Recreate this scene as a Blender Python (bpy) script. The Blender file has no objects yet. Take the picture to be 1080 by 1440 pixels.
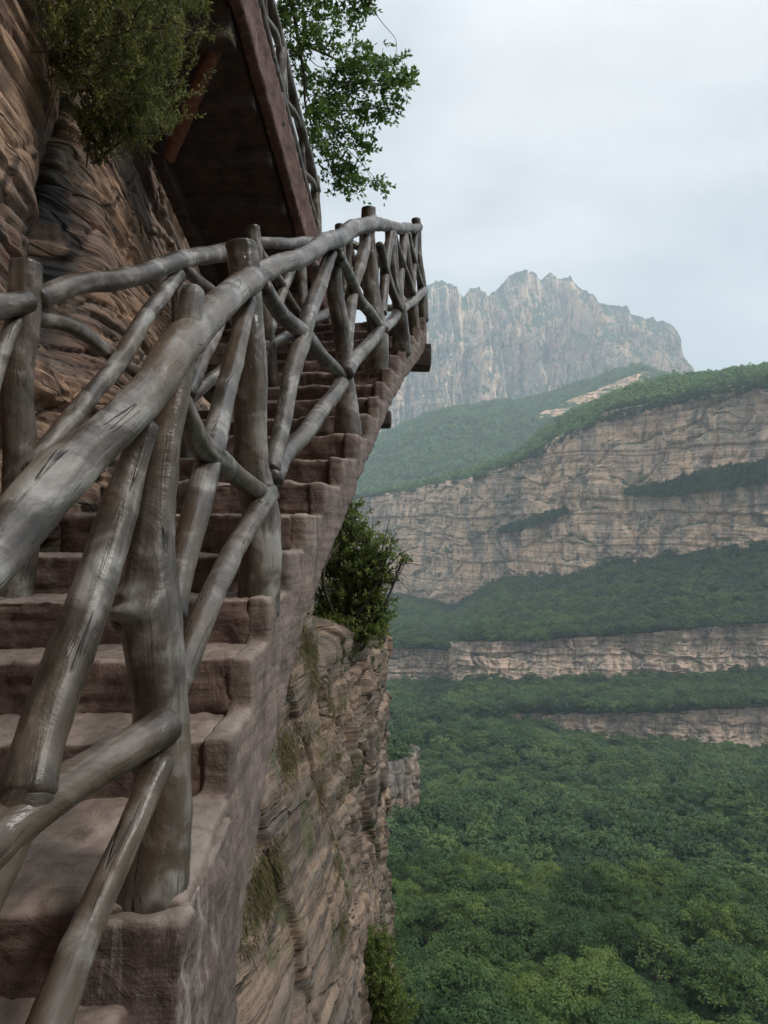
import bpy, bmesh, math, random
import numpy as np
from mathutils import Vector

random.seed(7)
RNG = np.random.default_rng(11)
SC = bpy.context.scene
COL = SC.collection
C = 0.73                      # camera height above the small landing (world z = 0)
F = 1080.0
PITCH = math.atan(40 / 1080.0)
CP, SP = math.cos(PITCH), math.sin(PITCH)

# ------------------------------------------------------------------ helpers
def P(px, py, Y):
    """photo pixel (1080x1440 frame) + distance Y -> world point"""
    a = (np.asarray(px, float) - 540) / F
    b = (720 - np.asarray(py, float)) / F
    dx, dy, dz = a, CP - b * SP, SP + b * CP
    t = np.asarray(Y, float) / dy
    return np.stack([dx * t, dy * t, C + dz * t], -1)

def V(px, py, Y):
    return Vector(P(px, py, Y).tolist())

def _hash(ix, iy, iz, seed):
    h = (ix * 374761393 + iy * 668265263 + iz * 2147483647 + seed * 1274126177) & 0xFFFFFFFF
    h = ((h ^ (h >> 13)) * 1274126177) & 0xFFFFFFFF
    h = ((h ^ (h >> 16)) * 2246822519) & 0xFFFFFFFF
    return ((h ^ (h >> 15)) & 0xFFFFFF) / float(0xFFFFFF)

def vn(p, seed=0):
    p = np.asarray(p, float)
    i = np.floor(p).astype(np.int64)
    f = p - i
    f = f * f * f * (f * (f * 6 - 15) + 10)
    x, y, z = i[..., 0], i[..., 1], i[..., 2]
    r = 0
    for a in (0, 1):
        wa = f[..., 0] if a else 1 - f[..., 0]
        for b in (0, 1):
            wb = f[..., 1] if b else 1 - f[..., 1]
            for c in (0, 1):
                wc = f[..., 2] if c else 1 - f[..., 2]
                r = r + wa * wb * wc * _hash(x + a, y + b, z + c, seed)
    return r * 2 - 1

def fbm(p, oct=4, seed=0, gain=.5):
    p = np.asarray(p, float); r = 0; a = 1.0; s = 0
    for o in range(oct):
        r = r + a * vn(p, seed + o * 17); s += a; a *= gain; p = p * 2.03 + 11.7
    return r / s

def facet(p, seed=0, jit=.9):
    """broken-block noise: every cell is a randomly tilted plane; returns (height, distance to the block edge)"""
    p = np.asarray(p, float); base = np.floor(p).astype(np.int64)
    f1 = np.full(p.shape[:-1], 9.0); f2 = f1.copy(); val = np.zeros(p.shape[:-1])
    for a in (-1, 0, 1):
        for b in (-1, 0, 1):
            for c in (-1, 0, 1):
                ix, iy, iz = base[..., 0] + a, base[..., 1] + b, base[..., 2] + c
                hs = [_hash(ix, iy, iz, seed + k) for k in range(7)]
                dx = p[..., 0] - ix - .5 - jit * (hs[0] - .5); dy = p[..., 1] - iy - .5 - jit * (hs[1] - .5); dz = p[..., 2] - iz - .5 - jit * (hs[2] - .5)
                d = np.sqrt(dx * dx + dy * dy + dz * dz)
                v = (hs[3] - .5) * 2 + (hs[4] - .5) * 1.6 * dx + (hs[5] - .5) * 1.6 * dy + (hs[6] - .5) * 2.2 * dz
                near = d < f1
                f2 = np.where(near, f1, np.minimum(f2, d)); val = np.where(near, v, val); f1 = np.where(near, d, f1)
    return val, f2 - f1

def h1(i, seed=0):
    i = np.asarray(i).astype(np.int64)
    return _hash(i, i * 0 + 3, i * 0 + 5, seed)

def sstep(a, b, x):
    t = np.clip((x - a) / (b - a), 0, 1)
    return t * t * (3 - 2 * t)

def mesh_obj(name, verts, faces, mat, parent=None, smooth=True, uv=None, attrs=None):
    me = bpy.data.meshes.new(name)
    verts = np.asarray(verts, np.float32)
    if parent is not None:
        verts = verts - np.array(parent.location, np.float32)
    if isinstance(faces, np.ndarray):
        nf, k = faces.shape
        me.vertices.add(len(verts)); me.vertices.foreach_set('co', verts.ravel())
        me.loops.add(nf * k); me.loops.foreach_set('vertex_index', faces.astype(np.int32).ravel())
        me.polygons.add(nf); me.polygons.foreach_set('loop_start', np.arange(0, nf * k, k, dtype=np.int32))
        me.update(calc_edges=True)
    else:
        me.from_pydata(verts.tolist(), [], faces)
    me.polygons.foreach_set('use_smooth', [smooth] * len(me.polygons))
    if uv is not None:
        l = me.uv_layers.new(name='UVMap')
        idx = np.empty(len(me.loops), np.int32); me.loops.foreach_get('vertex_index', idx)
        l.data.foreach_set('uv', np.asarray(uv, np.float32)[idx].ravel())
    for k_, a in (attrs or {}).items():
        at = me.attributes.new(k_, 'FLOAT', 'POINT'); at.data.foreach_set('value', np.asarray(a, np.float32).ravel())
    me.materials.append(mat)
    me.update()
    o = bpy.data.objects.new(name, me); COL.objects.link(o)
    if parent is not None: o.parent = parent
    return o

def thing(name, label, cat, loc=(0, 0, 0), group=None):
    o = bpy.data.objects.new(name, None); COL.objects.link(o); o.location = loc
    o.empty_display_size = .1
    o['label'] = label; o['category'] = cat
    if group: o['group'] = group
    return o

def tag(o, label=None, cat=None, group=None, kind=None):
    if label: o['label'] = label
    if cat: o['category'] = cat
    if group: o['group'] = group
    if kind: o['kind'] = kind
    return o

def grid_faces(nu, nv, off=0):
    i = np.arange(nu - 1)[:, None] * nv + np.arange(nv - 1)[None, :]
    i = i.ravel() + off
    return np.stack([i, i + nv, i + nv + 1, i + 1], 1)

def grid_normals(G):
    du = np.gradient(G, axis=0); dv = np.gradient(G, axis=1)
    n = np.cross(du, dv); n /= np.linalg.norm(n, axis=-1, keepdims=True) + 1e-9
    return n

# ------------------------------------------------------------------ materials
class NT:
    def __init__(s, name):
        s.m = bpy.data.materials.new(name); s.m.use_nodes = True
        s.t = s.m.node_tree; s.n = s.t.nodes; s.l = s.t.links
        s.b = s.n['Principled BSDF']; s.out = s.n['Material Output']
    def new(s, typ, ins=None, **kw):
        nd = s.n.new(typ)
        for k, v in kw.items(): setattr(nd, k, v)
        for k, v in (ins or {}).items():
            if isinstance(v, bpy.types.NodeSocket): s.l.new(v, nd.inputs[k])
            else: nd.inputs[k].default_value = v
        return nd
    def noise(s, vec, scale, detail=4, rough=.55, dist=0, mapscale=None, rot=None):
        if mapscale or rot:
            mp = s.new('ShaderNodeMapping', {'Vector': vec, 'Scale': mapscale or (1, 1, 1), 'Rotation': rot or (0, 0, 0)}); vec = mp.outputs[0]
        return s.new('ShaderNodeTexNoise', {'Vector': vec, 'Scale': scale, 'Detail': detail, 'Roughness': rough, 'Distortion': dist}).outputs['Fac']
    def ramp(s, fac, stops, interp='LINEAR'):
        r = s.new('ShaderNodeValToRGB', {'Fac': fac}); e = r.color_ramp; e.interpolation = interp
        while len(e.elements) < len(stops): e.elements.new(.5)
        for el, (p, c) in zip(e.elements, stops):
            el.position = p; el.color = (c, c, c, 1) if isinstance(c, (int, float)) else (*c, 1)
        return r.outputs[0]
    def mix(s, fac, a, b, mode='MIX'):
        m = s.new('ShaderNodeMix', data_type='RGBA', blend_type=mode)
        for k, v in ((0, fac), (6, a), (7, b)):
            if isinstance(v, bpy.types.NodeSocket): s.l.new(v, m.inputs[k])
            elif k == 0: m.inputs[0].default_value = v
            else: m.inputs[k].default_value = (*v, 1)
        return m.outputs[2]
    def math(s, op, a, b=0.0, clamp=False):
        m = s.new('ShaderNodeMath', operation=op, use_clamp=clamp)
        for k, v in ((0, a), (1, b)):
            if isinstance(v, bpy.types.NodeSocket): s.l.new(v, m.inputs[k])
            else: m.inputs[k].default_value = v
        return m.outputs[0]
    def bump(s, h, strength, dist, prev=None):
        ins = {'Height': h, 'Strength': strength, 'Distance': dist}
        if prev is not None: ins['Normal'] = prev
        return s.new('ShaderNodeBump', ins).outputs[0]
    def set(s, **kw):
        for k, v in kw.items():
            k = k.replace('_', ' ')
            if isinstance(v, bpy.types.NodeSocket): s.l.new(v, s.b.inputs[k])
            else: s.b.inputs[k].default_value = (*v, 1) if isinstance(v, tuple) else v
        return s.m
    def pos(s): return s.new('ShaderNodeNewGeometry').outputs['Position']
    def attr(s, name): return s.new('ShaderNodeAttribute', attribute_name=name).outputs['Fac']

def wood_mat(name, tone=1.0, brown=.5):
    m = NT(name)
    uv = m.new('ShaderNodeTexCoord').outputs['UV']; pos = m.pos()
    grain = m.noise(uv, 1, 6, .62, .4, (70, 5, 1))
    grain2 = m.noise(uv, 1, 4, .6, 1.2, (22, 2.2, 1))
    blot = m.noise(pos, 5.5, 5, .6, .8)
    blot2 = m.noise(pos, 2.0, 3, .5)
    fine = m.noise(pos, 90, 5, .7)
    a = tuple(tone * v for v in (.036, .029, .024)); b = tuple(tone * v for v in (.098, .084, .072)); c = tuple(tone * v for v in (.27, .255, .235))
    col = m.ramp(m.math('ADD', m.math('MULTIPLY', blot, .75), m.math('MULTIPLY', grain2, .25)), [(.39, a), (.5, b), (.6, c)])
    grime_and_end_dark = m.noise(pos, 3.3, 6, .68, 1.2)
    col = m.mix(m.ramp(grime_and_end_dark, [(.50, 0.0), (.62, .8)]), col, (.04, .035, .03))
    col = m.mix(m.ramp(blot2, [(.42, 0.0), (.64, brown)]), col, tuple(tone * v for v in (.105, .072, .047)))
    col = m.mix(m.ramp(grain, [(.32, .45), (.46, 0.0)]), col, (.045, .038, .032))
    col = m.mix(m.math('MULTIPLY', m.attr('grime_and_end_dark'), m.ramp(m.noise(pos, 30, 4, .7), [(.3, .3), (.6, 1.0)])), col, (.025, .021, .018))  # log colour darkens towards both ends, varied by noise
    # hairline cracks along the grain
    ck = m.noise(uv, 1, 2, .5, .25, (16, .9, 1))
    ckm = m.ramp(m.math('ABSOLUTE', m.math('SUBTRACT', ck, .5)), [(0.0, 1.0), (.003, 1.0), (.008, 0.0)])
    ckm = m.math('MULTIPLY', ckm, m.ramp(m.noise(pos, 7, 2), [(.53, 0.0), (.58, 1.0)]))
    col = m.mix(m.math('MULTIPLY', ckm, .85), col, (.02, .018, .016))
    speck = m.ramp(m.noise(pos, 160, 2, .5), [(.66, 0.0), (.74, .6)])
    col = m.mix(speck, col, (.04, .036, .033))
    n = m.bump(blot, .4, .02); n = m.bump(grime_and_end_dark, .35, .012, n); n = m.bump(grain2, .35, .008, n); n = m.bump(grain, .35, .002, n); n = m.bump(fine, .25, .002, n)
    n = m.bump(m.math('SUBTRACT', 1.0, ckm), .8, .004, n)
    ro = m.ramp(grain2, [(.35, .27), (.65, .45)])
    return m.set(Base_Color=col, Roughness=ro, Normal=n, Specular_IOR_Level=.42)

def rock_mat(name, pale=(.34, .25, .18), mid=(.22, .145, .105), grey=(.2, .18, .16), dark=(.05, .04, .036), k=1.0, moss=0.0, recess_dark=True, streak=.5):
    """bedded sandstone; k scales feature size (metres)"""
    m = NT(name); pos = m.pos()
    warp = m.noise(pos, .8 / k, 3)
    lam = m.noise(pos, 1, 5, .6, .12, (.28 / k, .28 / k, 14 / k))
    lam2 = m.noise(pos, 1, 4, .65, .1, (.9 / k, .9 / k, 52 / k))
    big = m.math('ADD', m.math('MULTIPLY', m.noise(pos, 1, 4, .55, .5, (.5 / k, .5 / k, 1.6 / k)), .6), m.math('MULTIPLY', m.attr('bed'), .4))
    med = m.noise(pos, 1, 6, .65, .1, (1.5 / k, 1.5 / k, 9 / k))
    fine = m.noise(pos, 40 / k, 6, .7)
    col = m.ramp(big, [(.34, mid), (.46, grey), (.58, pale)])
    col = m.mix(m.ramp(lam, [(.40, .85), (.50, 0.0)]), col, tuple(.55 * v for v in mid))
    col = m.mix(m.ramp(lam2, [(.5, 0.0), (.72, .5)]), col, tuple(min(1, 1.15 * v) for v in pale))
    col = m.mix(m.ramp(med, [(.36, .7), (.5, 0.0)]), col, dark)
    vs = m.noise(pos, 1, 4, .6, .4, (3.4 / k, 3.4 / k, .35 / k))
    col = m.mix(m.ramp(vs, [(.54, 0.0), (.7, streak)]), col, dark)
    vs2 = m.noise(pos, 1, 4, .6, .4, (4.6 / k, 4.6 / k, .3 / k))
    col = m.mix(m.ramp(vs2, [(.58, 0.0), (.72, .45)]), col, tuple(min(.6, 1.3 * v) for v in pale))
    vo = m.new('ShaderNodeTexVoronoi', {'Vector': m.new('ShaderNodeMapping', {'Vector': m.new('ShaderNodeVectorMath', {0: pos, 1: m.new('ShaderNodeTexNoise', {'Vector': pos, 'Scale': 2.0 / k, 'Detail': 3}).outputs['Color']}, operation='MULTIPLY_ADD').outputs[0], 'Scale': (1, 1, 1)}).outputs[0], 'Scale': 1.0}, feature='DISTANCE_TO_EDGE')
    mp_ = m.new('ShaderNodeMapping', {'Vector': m.mix(.06 * k, pos, m.new('ShaderNodeTexNoise', {'Vector': pos, 'Scale': 3.0 / k, 'Detail': 4}).outputs['Color'], 'ADD'), 'Scale': (.8 / k, .8 / k, 4.6 / k)})
    m.l.new(mp_.outputs[0], vo.inputs['Vector'])
    ckr = m.math('MULTIPLY', m.ramp(vo.outputs['Distance'], [(0.0, 1.0), (.012, .8), (.035, 0.0)]), m.ramp(m.noise(pos, 1.7 / k, 3), [(.45, 0.0), (.55, 1.0)]))
    col = m.mix(m.math('MULTIPLY', ckr, .85), col, tuple(.5 * v for v in dark))
    grit = m.noise(pos, 110 / k, 3, .7)
    col = m.mix(m.ramp(grit, [(.4, .5), (.5, 0.0)]), col, dark)
    if moss:
        col = m.mix(m.ramp(m.noise(pos, 2.2 / k, 5, .65), [(.56, 0.0), (.66, moss)]), col, (.06, .075, .025))
    if recess_dark:
        col = m.mix(m.attr('recess_dark'), col, (.018, .017, .016))  # near-black colour where the recess mask is set
    n = m.bump(lam, .55, .05 * k); n = m.bump(med, .5, .03 * k, n); n = m.bump(lam2, .5, .010 * k, n); n = m.bump(fine, .5, .006 * k, n); n = m.bump(m.math('SUBTRACT', 1.0, ckr), .7, .02 * k, n)
    ro = .85
    if recess_dark: ro = m.ramp(m.attr('recess_dark'), [(0, .85), (1, .45)])
    return m.set(Base_Color=col, Roughness=ro, Normal=n, Specular_IOR_Level=.3)

def stone_mat(name, main, dust, spot, rough=.8, streaks=True, vthr=.56):
    m = NT(name); pos = m.pos()
    g = m.new('ShaderNodeNewGeometry'); nz = m.new('ShaderNodeSeparateXYZ', {'Vector': g.outputs['Normal']}).outputs['Z']
    blot = m.noise(pos, 6, 6, .65, .5); lam = m.noise(pos, 1, 5, .65, .7, (3, 3, 40)); fine = m.noise(pos, 70, 6, .7); big = m.noise(pos, 2.3, 3)
    col = m.ramp(blot, [(.32, tuple(.5 * v for v in main)), (.5, main), (.68, tuple(1.35 * v for v in main))])
    col = m.mix(m.ramp(lam, [(.38, .6), (.52, 0.0)]), col, tuple(.45 * v for v in main))
    col = m.mix(m.ramp(fine, [(.55, 0.0), (.7, .35)]), col, spot)
    tp = m.math('MULTIPLY', m.ramp(nz, [(.35, 0.0), (.9, 1.0)]), m.ramp(blot, [(.3, .45), (.6, .95)]))
    col = m.mix(tp, col, dust)
    if streaks:
        vs = m.noise(pos, 1, 5, .65, .8, (16, 16, 1.6))
        col = m.mix(m.math('MULTIPLY', m.ramp(vs, [(vthr, 0.0), (vthr + .12, .75)]), m.ramp(big, [(vthr - .14, 0.0), (.6, 1.0)])), col, spot)
        vd = m.noise(pos, 1, 4, .6, .5, (9, 9, 1.1))
        col = m.mix(m.ramp(vd, [(.55, 0.0), (.72, .6)]), col, tuple(.35 * v for v in main))
    n = m.bump(blot, .7, .03); n = m.bump(lam, .35, .01, n); n = m.bump(fine, .55, .005, n)
    return m.set(Base_Color=col, Roughness=rough, Normal=n, Specular_IOR_Level=.35)

def leaf_mat(name, c1, c2, c3, scale=6.0, trans=.35, rnd=True, rough=.55):
    m = NT(name); pos = m.pos()
    nz = m.noise(pos, scale, 4, .7)
    f = nz
    if rnd:
        oi = m.new('ShaderNodeObjectInfo').outputs['Random']
        lo = m.noise(pos, .035, 4, .6)
        f = m.math('ADD', m.math('ADD', m.math('MULTIPLY', nz, .4), m.math('MULTIPLY', oi, .28)), m.math('MULTIPLY', m.ramp(lo, [(.3, 0.0), (.7, 1.0)]), .34))
        col = m.ramp(f, [(.22, c1), (.47, c2), (.74, c3)])
    else:
        col = m.ramp(f, [(.34, c1), (.5, c2), (.66, c3)])
    m.set(Base_Color=col, Roughness=rough, Specular_IOR_Level=.3)
    tr = m.new('ShaderNodeBsdfTranslucent', {'Color': m.mix(.5, col, (.25, .38, .06), 'MULTIPLY')})
    m.l.new(col, tr.inputs['Color'])
    mx = m.new('ShaderNodeMixShader', {'Fac': trans}); m.l.new(m.b.outputs[0], mx.inputs[1]); m.l.new(tr.outputs[0], mx.inputs[2])
    m.l.new(mx.outputs[0], m.out.inputs['Surface'])
    return m.m

def flat_noise_mat(name, c1, c2, scale, rough=.9, bump=.0):
    m = NT(name); pos = m.pos(); n1 = m.noise(pos, scale, 5, .65, .3)
    kw = dict(Base_Color=m.ramp(n1, [(.35, c1), (.65, c2)]), Roughness=rough, Specular_IOR_Level=.2)
    if bump: kw['Normal'] = m.bump(n1, .6, bump)
    return m.set(**kw)

M_WOOD = wood_mat('weathered_log', 1.05, .55)
M_WOOD2 = wood_mat('brown_log', 1.2, .8)
M_BARK = flat_noise_mat('bark', (.035, .03, .025), (.09, .075, .06), 30, .9, .004)
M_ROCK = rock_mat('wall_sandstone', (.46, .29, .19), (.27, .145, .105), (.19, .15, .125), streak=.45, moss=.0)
M_ROCK2 = rock_mat('buttress_sandstone', (.3, .215, .155), (.18, .13, .1), (.16, .14, .12), moss=.75, streak=.6)
M_STEP = stone_mat('maroon_step', (.12, .078, .066), (.29, .23, .19), (.24, .2, .17))
M_CURB = stone_mat('grey_maroon_curb', (.175, .13, .112), (.27, .22, .185), (.32, .275, .24))
M_PED = stone_mat('streaked_block', (.135, .098, .086), (.23, .185, .155), (.36, .32, .28), vthr=.53)
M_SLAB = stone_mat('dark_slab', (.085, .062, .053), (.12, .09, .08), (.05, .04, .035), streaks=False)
M_FASCIA = stone_mat('red_fascia', (.15, .085, .072), (.2, .14, .12), (.24, .18, .16))
def pipe_mat():
    m = NT('red_paint'); pos = m.pos(); n1 = m.noise(pos, 14, 5, .7)
    return m.set(Base_Color=m.ramp(n1, [(.3, (.09, .035, .025)), (.55, (.24, .09, .06)), (.75, (.3, .13, .09))]), Roughness=.55, Normal=m.bump(n1, .4, .004))
M_PIPE = pipe_mat()
M_BUSH = leaf_mat('cypress_leaf', (.075, .09, .026), (.16, .18, .048), (.29, .3, .085), 9, .35, False)
M_LEAF = leaf_mat('broad_leaf', (.055, .11, .028), (.11, .2, .045), (.2, .31, .075), 7, .5, False, .4)
M_PINE = leaf_mat('ledge_leaf', (.07, .11, .025), (.15, .2, .05), (.28, .33, .09), 8, .45, False)
M_CROWN = leaf_mat('forest_leaf', (.010, .029, .009), (.036, .078, .02), (.105, .16, .036), .35, .25, True, .6)
M_CROWN2 = leaf_mat('near_forest_leaf', (.010, .028, .006), (.036, .078, .013), (.135, .18, .028), .6, .3, True, .55)
M_RIM = leaf_mat('rim_leaf', (.045, .10, .03), (.095, .18, .05), (.19, .28, .085), .1, .3, True, .6)
M_GRASS = leaf_mat('dry_grass', (.1, .07, .035), (.19, .14, .07), (.3, .23, .12), 12, .2, False, .7)
M_MOSS = leaf_mat('moss', (.05, .04, .018), (.1, .08, .03), (.09, .1, .03), 14, .2, False, .8)
M_SOIL = flat_noise_mat('forest_floor', (.008, .022, .008), (.02, .045, .016), .15, .95)

def far_rock_mat(name, k, pale, mid, dark, veg, vegthr=(.42, .62), vnoise=0.0, vscale=1.0):
    m = NT(name); pos = m.pos()
    g = m.new('ShaderNodeNewGeometry'); nz = m.new('ShaderNodeSeparateXYZ', {'Vector': g.outputs['Normal']}).outputs['Z']
    lam = m.noise(pos, 1, 6, .7, .15, (.012 / k, .012 / k, .3 / k))
    lam2 = m.noise(pos, 1, 5, .7, .6, (.05 / k, .05 / k, .9 / k))
    big = m.noise(pos, .022 / k, 5, .6, 1.0); med = m.noise(pos, .12 / k, 7, .7, .5)
    vs = m.noise(pos, 1, 6, .7, .8, (.16 / k, .16 / k, .022 / k))
    vs2 = m.noise(pos, 1, 6, .7, .8, (.26 / k, .26 / k, .03 / k))
    col = m.ramp(m.math('ADD', m.math('MULTIPLY', big, .6), m.math('MULTIPLY', med, .4)), [(.38, mid), (.52, pale)])
    col = m.mix(m.ramp(m.noise(pos, 1, 5, .6, 1.0, (.03 / k, .03 / k, .012 / k)), [(.50, 0.0), (.58, .6)]), col, (.21, .19, .175))
    col = m.mix(m.ramp(lam, [(.38, .5), (.46, 0.0)]), col, tuple(.6 * v for v in mid))
    col = m.mix(m.ramp(lam2, [(.36, .35), (.42, 0.0)]), col, dark)
    col = m.mix(m.ramp(vs, [(.52, 0.0), (.62, .7)]), col, dark)
    col = m.mix(m.ramp(vs2, [(.57, 0.0), (.66, .55)]), col, tuple(min(.7, 1.3 * v) for v in pale))
    vg = m.ramp(nz, [(vegthr[0], 0.0), (vegthr[1], 1.0)])
    if vnoise:
        vn_ = m.ramp(m.noise(pos, .03 * vscale / k, 7, .72, .3), [(.55, 0.0), (.6, vnoise)])
        vg = m.math('MAXIMUM', vg, vn_)
    vcol = m.mix(m.ramp(m.noise(pos, .4 / k, 4, .7), [(.35, 0.0), (.65, 1.0)]), tuple(.5 * v for v in veg), tuple(1.3 * v for v in veg))
    col = m.mix(vg, col, vcol)
    n = m.bump(med, .7, 3.0 * k); n = m.bump(lam, .6, 1.5 * k, n); n = m.bump(vs, .5, 1.5 * k, n)
    return m.set(Base_Color=col, Roughness=.9, Normal=n, Specular_IOR_Level=.2)
M_CLIFFA = far_rock_mat('far_sandstone', 1.0, (.74, .49, .33), (.42, .285, .215), (.1, .085, .075), (.035, .07, .03), (.6, .8), .6)
M_CLIFFB = far_rock_mat('band_sandstone', .5, (.6, .42, .31), (.34, .245, .195), (.11, .095, .085), (.03, .065, .028), (.6, .8), .5)
M_NUB = far_rock_mat('grey_sandstone', .25, (.3, .22, .17), (.18, .145, .12), (.06, .055, .05), (.03, .065, .028), (.6, .8), .4)
M_PEAK = far_rock_mat('peak_rock', 3.2, (.72, .50, .34), (.2, .18, .16), (.05, .055, .06), (.035, .07, .035), (.42, .58), .85, 1.6)
M_HILL = flat_noise_mat('far_woodland', (.03, .07, .03), (.06, .115, .045), .03, .95, 2.0)

# ------------------------------------------------------------------ camera, light, sky, haze
cam = bpy.data.cameras.new('camera'); co = bpy.data.objects.new('camera', cam); COL.objects.link(co)
cam.sensor_fit = 'VERTICAL'; cam.sensor_height = 36; cam.sensor_width = 27; cam.lens = 27
cam.clip_start = .05; cam.clip_end = 30000
co.location = (0, 0, C); co.rotation_euler = (math.pi / 2 + PITCH, 0, 0)
SC.camera = co

SUN_EL, SUN_AZ = math.radians(46), math.radians(118)     # azimuth clockwise from +Y (north)
sd = Vector((math.cos(SUN_EL) * math.sin(SUN_AZ), math.cos(SUN_EL) * math.cos(SUN_AZ), math.sin(SUN_EL)))
sl = bpy.data.lights.new('sun', 'SUN'); sl.energy = 2.0; sl.angle = math.radians(11); sl.color = (1, .95, .88)
so = bpy.data.objects.new('sun', sl); COL.objects.link(so)
so.rotation_euler = (-sd).to_track_quat('-Z', 'Y').to_euler()

w = bpy.data.worlds.new('World'); SC.world = w; w.use_nodes = True
wt = w.node_tree; bg = wt.nodes['Background']
def wn(typ, ins=None, **kw):
    nd = wt.nodes.new(typ)
    for k, v in kw.items(): setattr(nd, k, v)
    for k, v in (ins or {}).items():
        if isinstance(v, bpy.types.NodeSocket): wt.links.new(v, nd.inputs[k])
        else: nd.inputs[k].default_value = v
    return nd
sky = wn('ShaderNodeTexSky', sky_type='NISHITA', sun_disc=False, sun_elevation=SUN_EL, sun_rotation=SUN_AZ, dust_density=3.0, air_density=1.2)
tc = wn('ShaderNodeTexCoord').outputs['Generated']
mp = wn('ShaderNodeMapping', {'Vector': tc, 'Scale': (1.0, 1.0, 2.2), 'Location': (.35, .2, .1)}).outputs[0]
cn = wn('ShaderNodeTexNoise', {'Vector': mp, 'Scale': 1.9, 'Detail': 5, 'Roughness': .5, 'Distortion': .25}).outputs['Fac']
pd = wn('ShaderNodeVectorMath', {0: tc}, operation='NORMALIZE').outputs[0]
dp = wn('ShaderNodeVectorMath', {0: pd, 1: (.385, .82, .425)}, operation='DOT_PRODUCT').outputs['Value']
pm = wn('ShaderNodeMapRange', {'Value': dp, 'From Min': .9, 'From Max': 1.0, 'To Min': 0.0, 'To Max': .22}, interpolation_type='SMOOTHSTEP').outputs[0]
cn = wn('ShaderNodeMath', {0: cn, 1: pm}, operation='ADD').outputs[0]
cr = wn('ShaderNodeValToRGB', {'Fac': cn}); e = cr.color_ramp
e.elements[0].position = .40; e.elements[0].color = (3.3, 3.8, 4.25, 1)
e.elements[1].position = .70; e.elements[1].color = (7.6, 7.6, 7.55, 1)
zc = wn('ShaderNodeSeparateXYZ', {'Vector': tc}).outputs['Z']
zr = wn('ShaderNodeMapRange', {'Value': zc, 'From Min': .5, 'From Max': 1.0, 'To Min': .92, 'To Max': 3.8}, interpolation_type='SMOOTHSTEP').outputs[0]
cm = wn('ShaderNodeVectorMath', {0: cr.outputs[0]}, operation='SCALE'); wt.links.new(zr, cm.inputs['Scale'])
mxw = wn('ShaderNodeMix', data_type='RGBA'); mxw.inputs[0].default_value = .9
wt.links.new(sky.outputs[0], mxw.inputs[6]); wt.links.new(cm.outputs[0], mxw.inputs[7])
wt.links.new(mxw.outputs[2], bg.inputs['Color']); bg.inputs['Strength'].default_value = .105

SC.view_settings.view_transform = 'Standard'; SC.view_settings.look = 'None'; SC.view_settings.gamma = 1
SC.view_settings.exposure = 0.42
SC.cycles.use_denoising = True
SC.cycles.max_bounces = 6; SC.cycles.diffuse_bounces = 3; SC.cycles.glossy_bounces = 2
SC.cycles.transmission_bounces = 3; SC.cycles.volume_bounces = 2; SC.cycles.transparent_max_bounces = 4

def haze_box():
    me = bpy.data.meshes.new('haze')
    x0, x1, y0, y1, z0, z1 = -6100, 6100, -6100, 6100, -171, 1290
    vs = [(x, y, z) for z in (z0, z1) for y in (y0, y1) for x in (x0, x1)]
    me.from_pydata(vs, [], [(0, 2, 3, 1), (4, 5, 7, 6), (0, 1, 5, 4), (2, 6, 7, 3), (0, 4, 6, 2), (1, 3, 7, 5)])
    m = bpy.data.materials.new('haze'); m.use_nodes = True; t = m.node_tree; t.nodes.remove(t.nodes['Principled BSDF'])
    v = t.nodes.new('ShaderNodeVolumePrincipled'); v.inputs['Color'].default_value = (.80, .91, 1.0, 1)
    v.inputs['Density'].default_value = HAZE; v.inputs['Anisotropy'].default_value = .1
    t.links.new(v.outputs[0], t.nodes['Material Output'].inputs['Volume'])
    me.materials.append(m)
    o = bpy.data.objects.new('haze', me); COL.objects.link(o)
    tag(o, 'pale blue haze filling the valley air', 'haze', kind='stuff')
HAZE = 1.9e-4
haze_box()

# ------------------------------------------------------------------ logs
def catmull(pts, n):
    pts = np.asarray(pts, float)
    if len(pts) == 2:
        t = np.linspace(0, 1, n)[:, None]; return pts[0] * (1 - t) + pts[1] * t
    ext = np.vstack([2 * pts[0] - pts[1], pts, 2 * pts[-1] - pts[-2]])
    m = len(pts) - 1; T = np.linspace(0, m, n); k = np.minimum(T.astype(int), m - 1); t = (T - k)[:, None]
    a, b, c, d = ext[k], ext[k + 1], ext[k + 2], ext[k + 3]
    return .5 * ((2 * b) + (-a + c) * t + (2 * a - 5 * b + 4 * c - d) * t ** 2 + (-a + 3 * b - 3 * c + d) * t ** 3)

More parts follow.
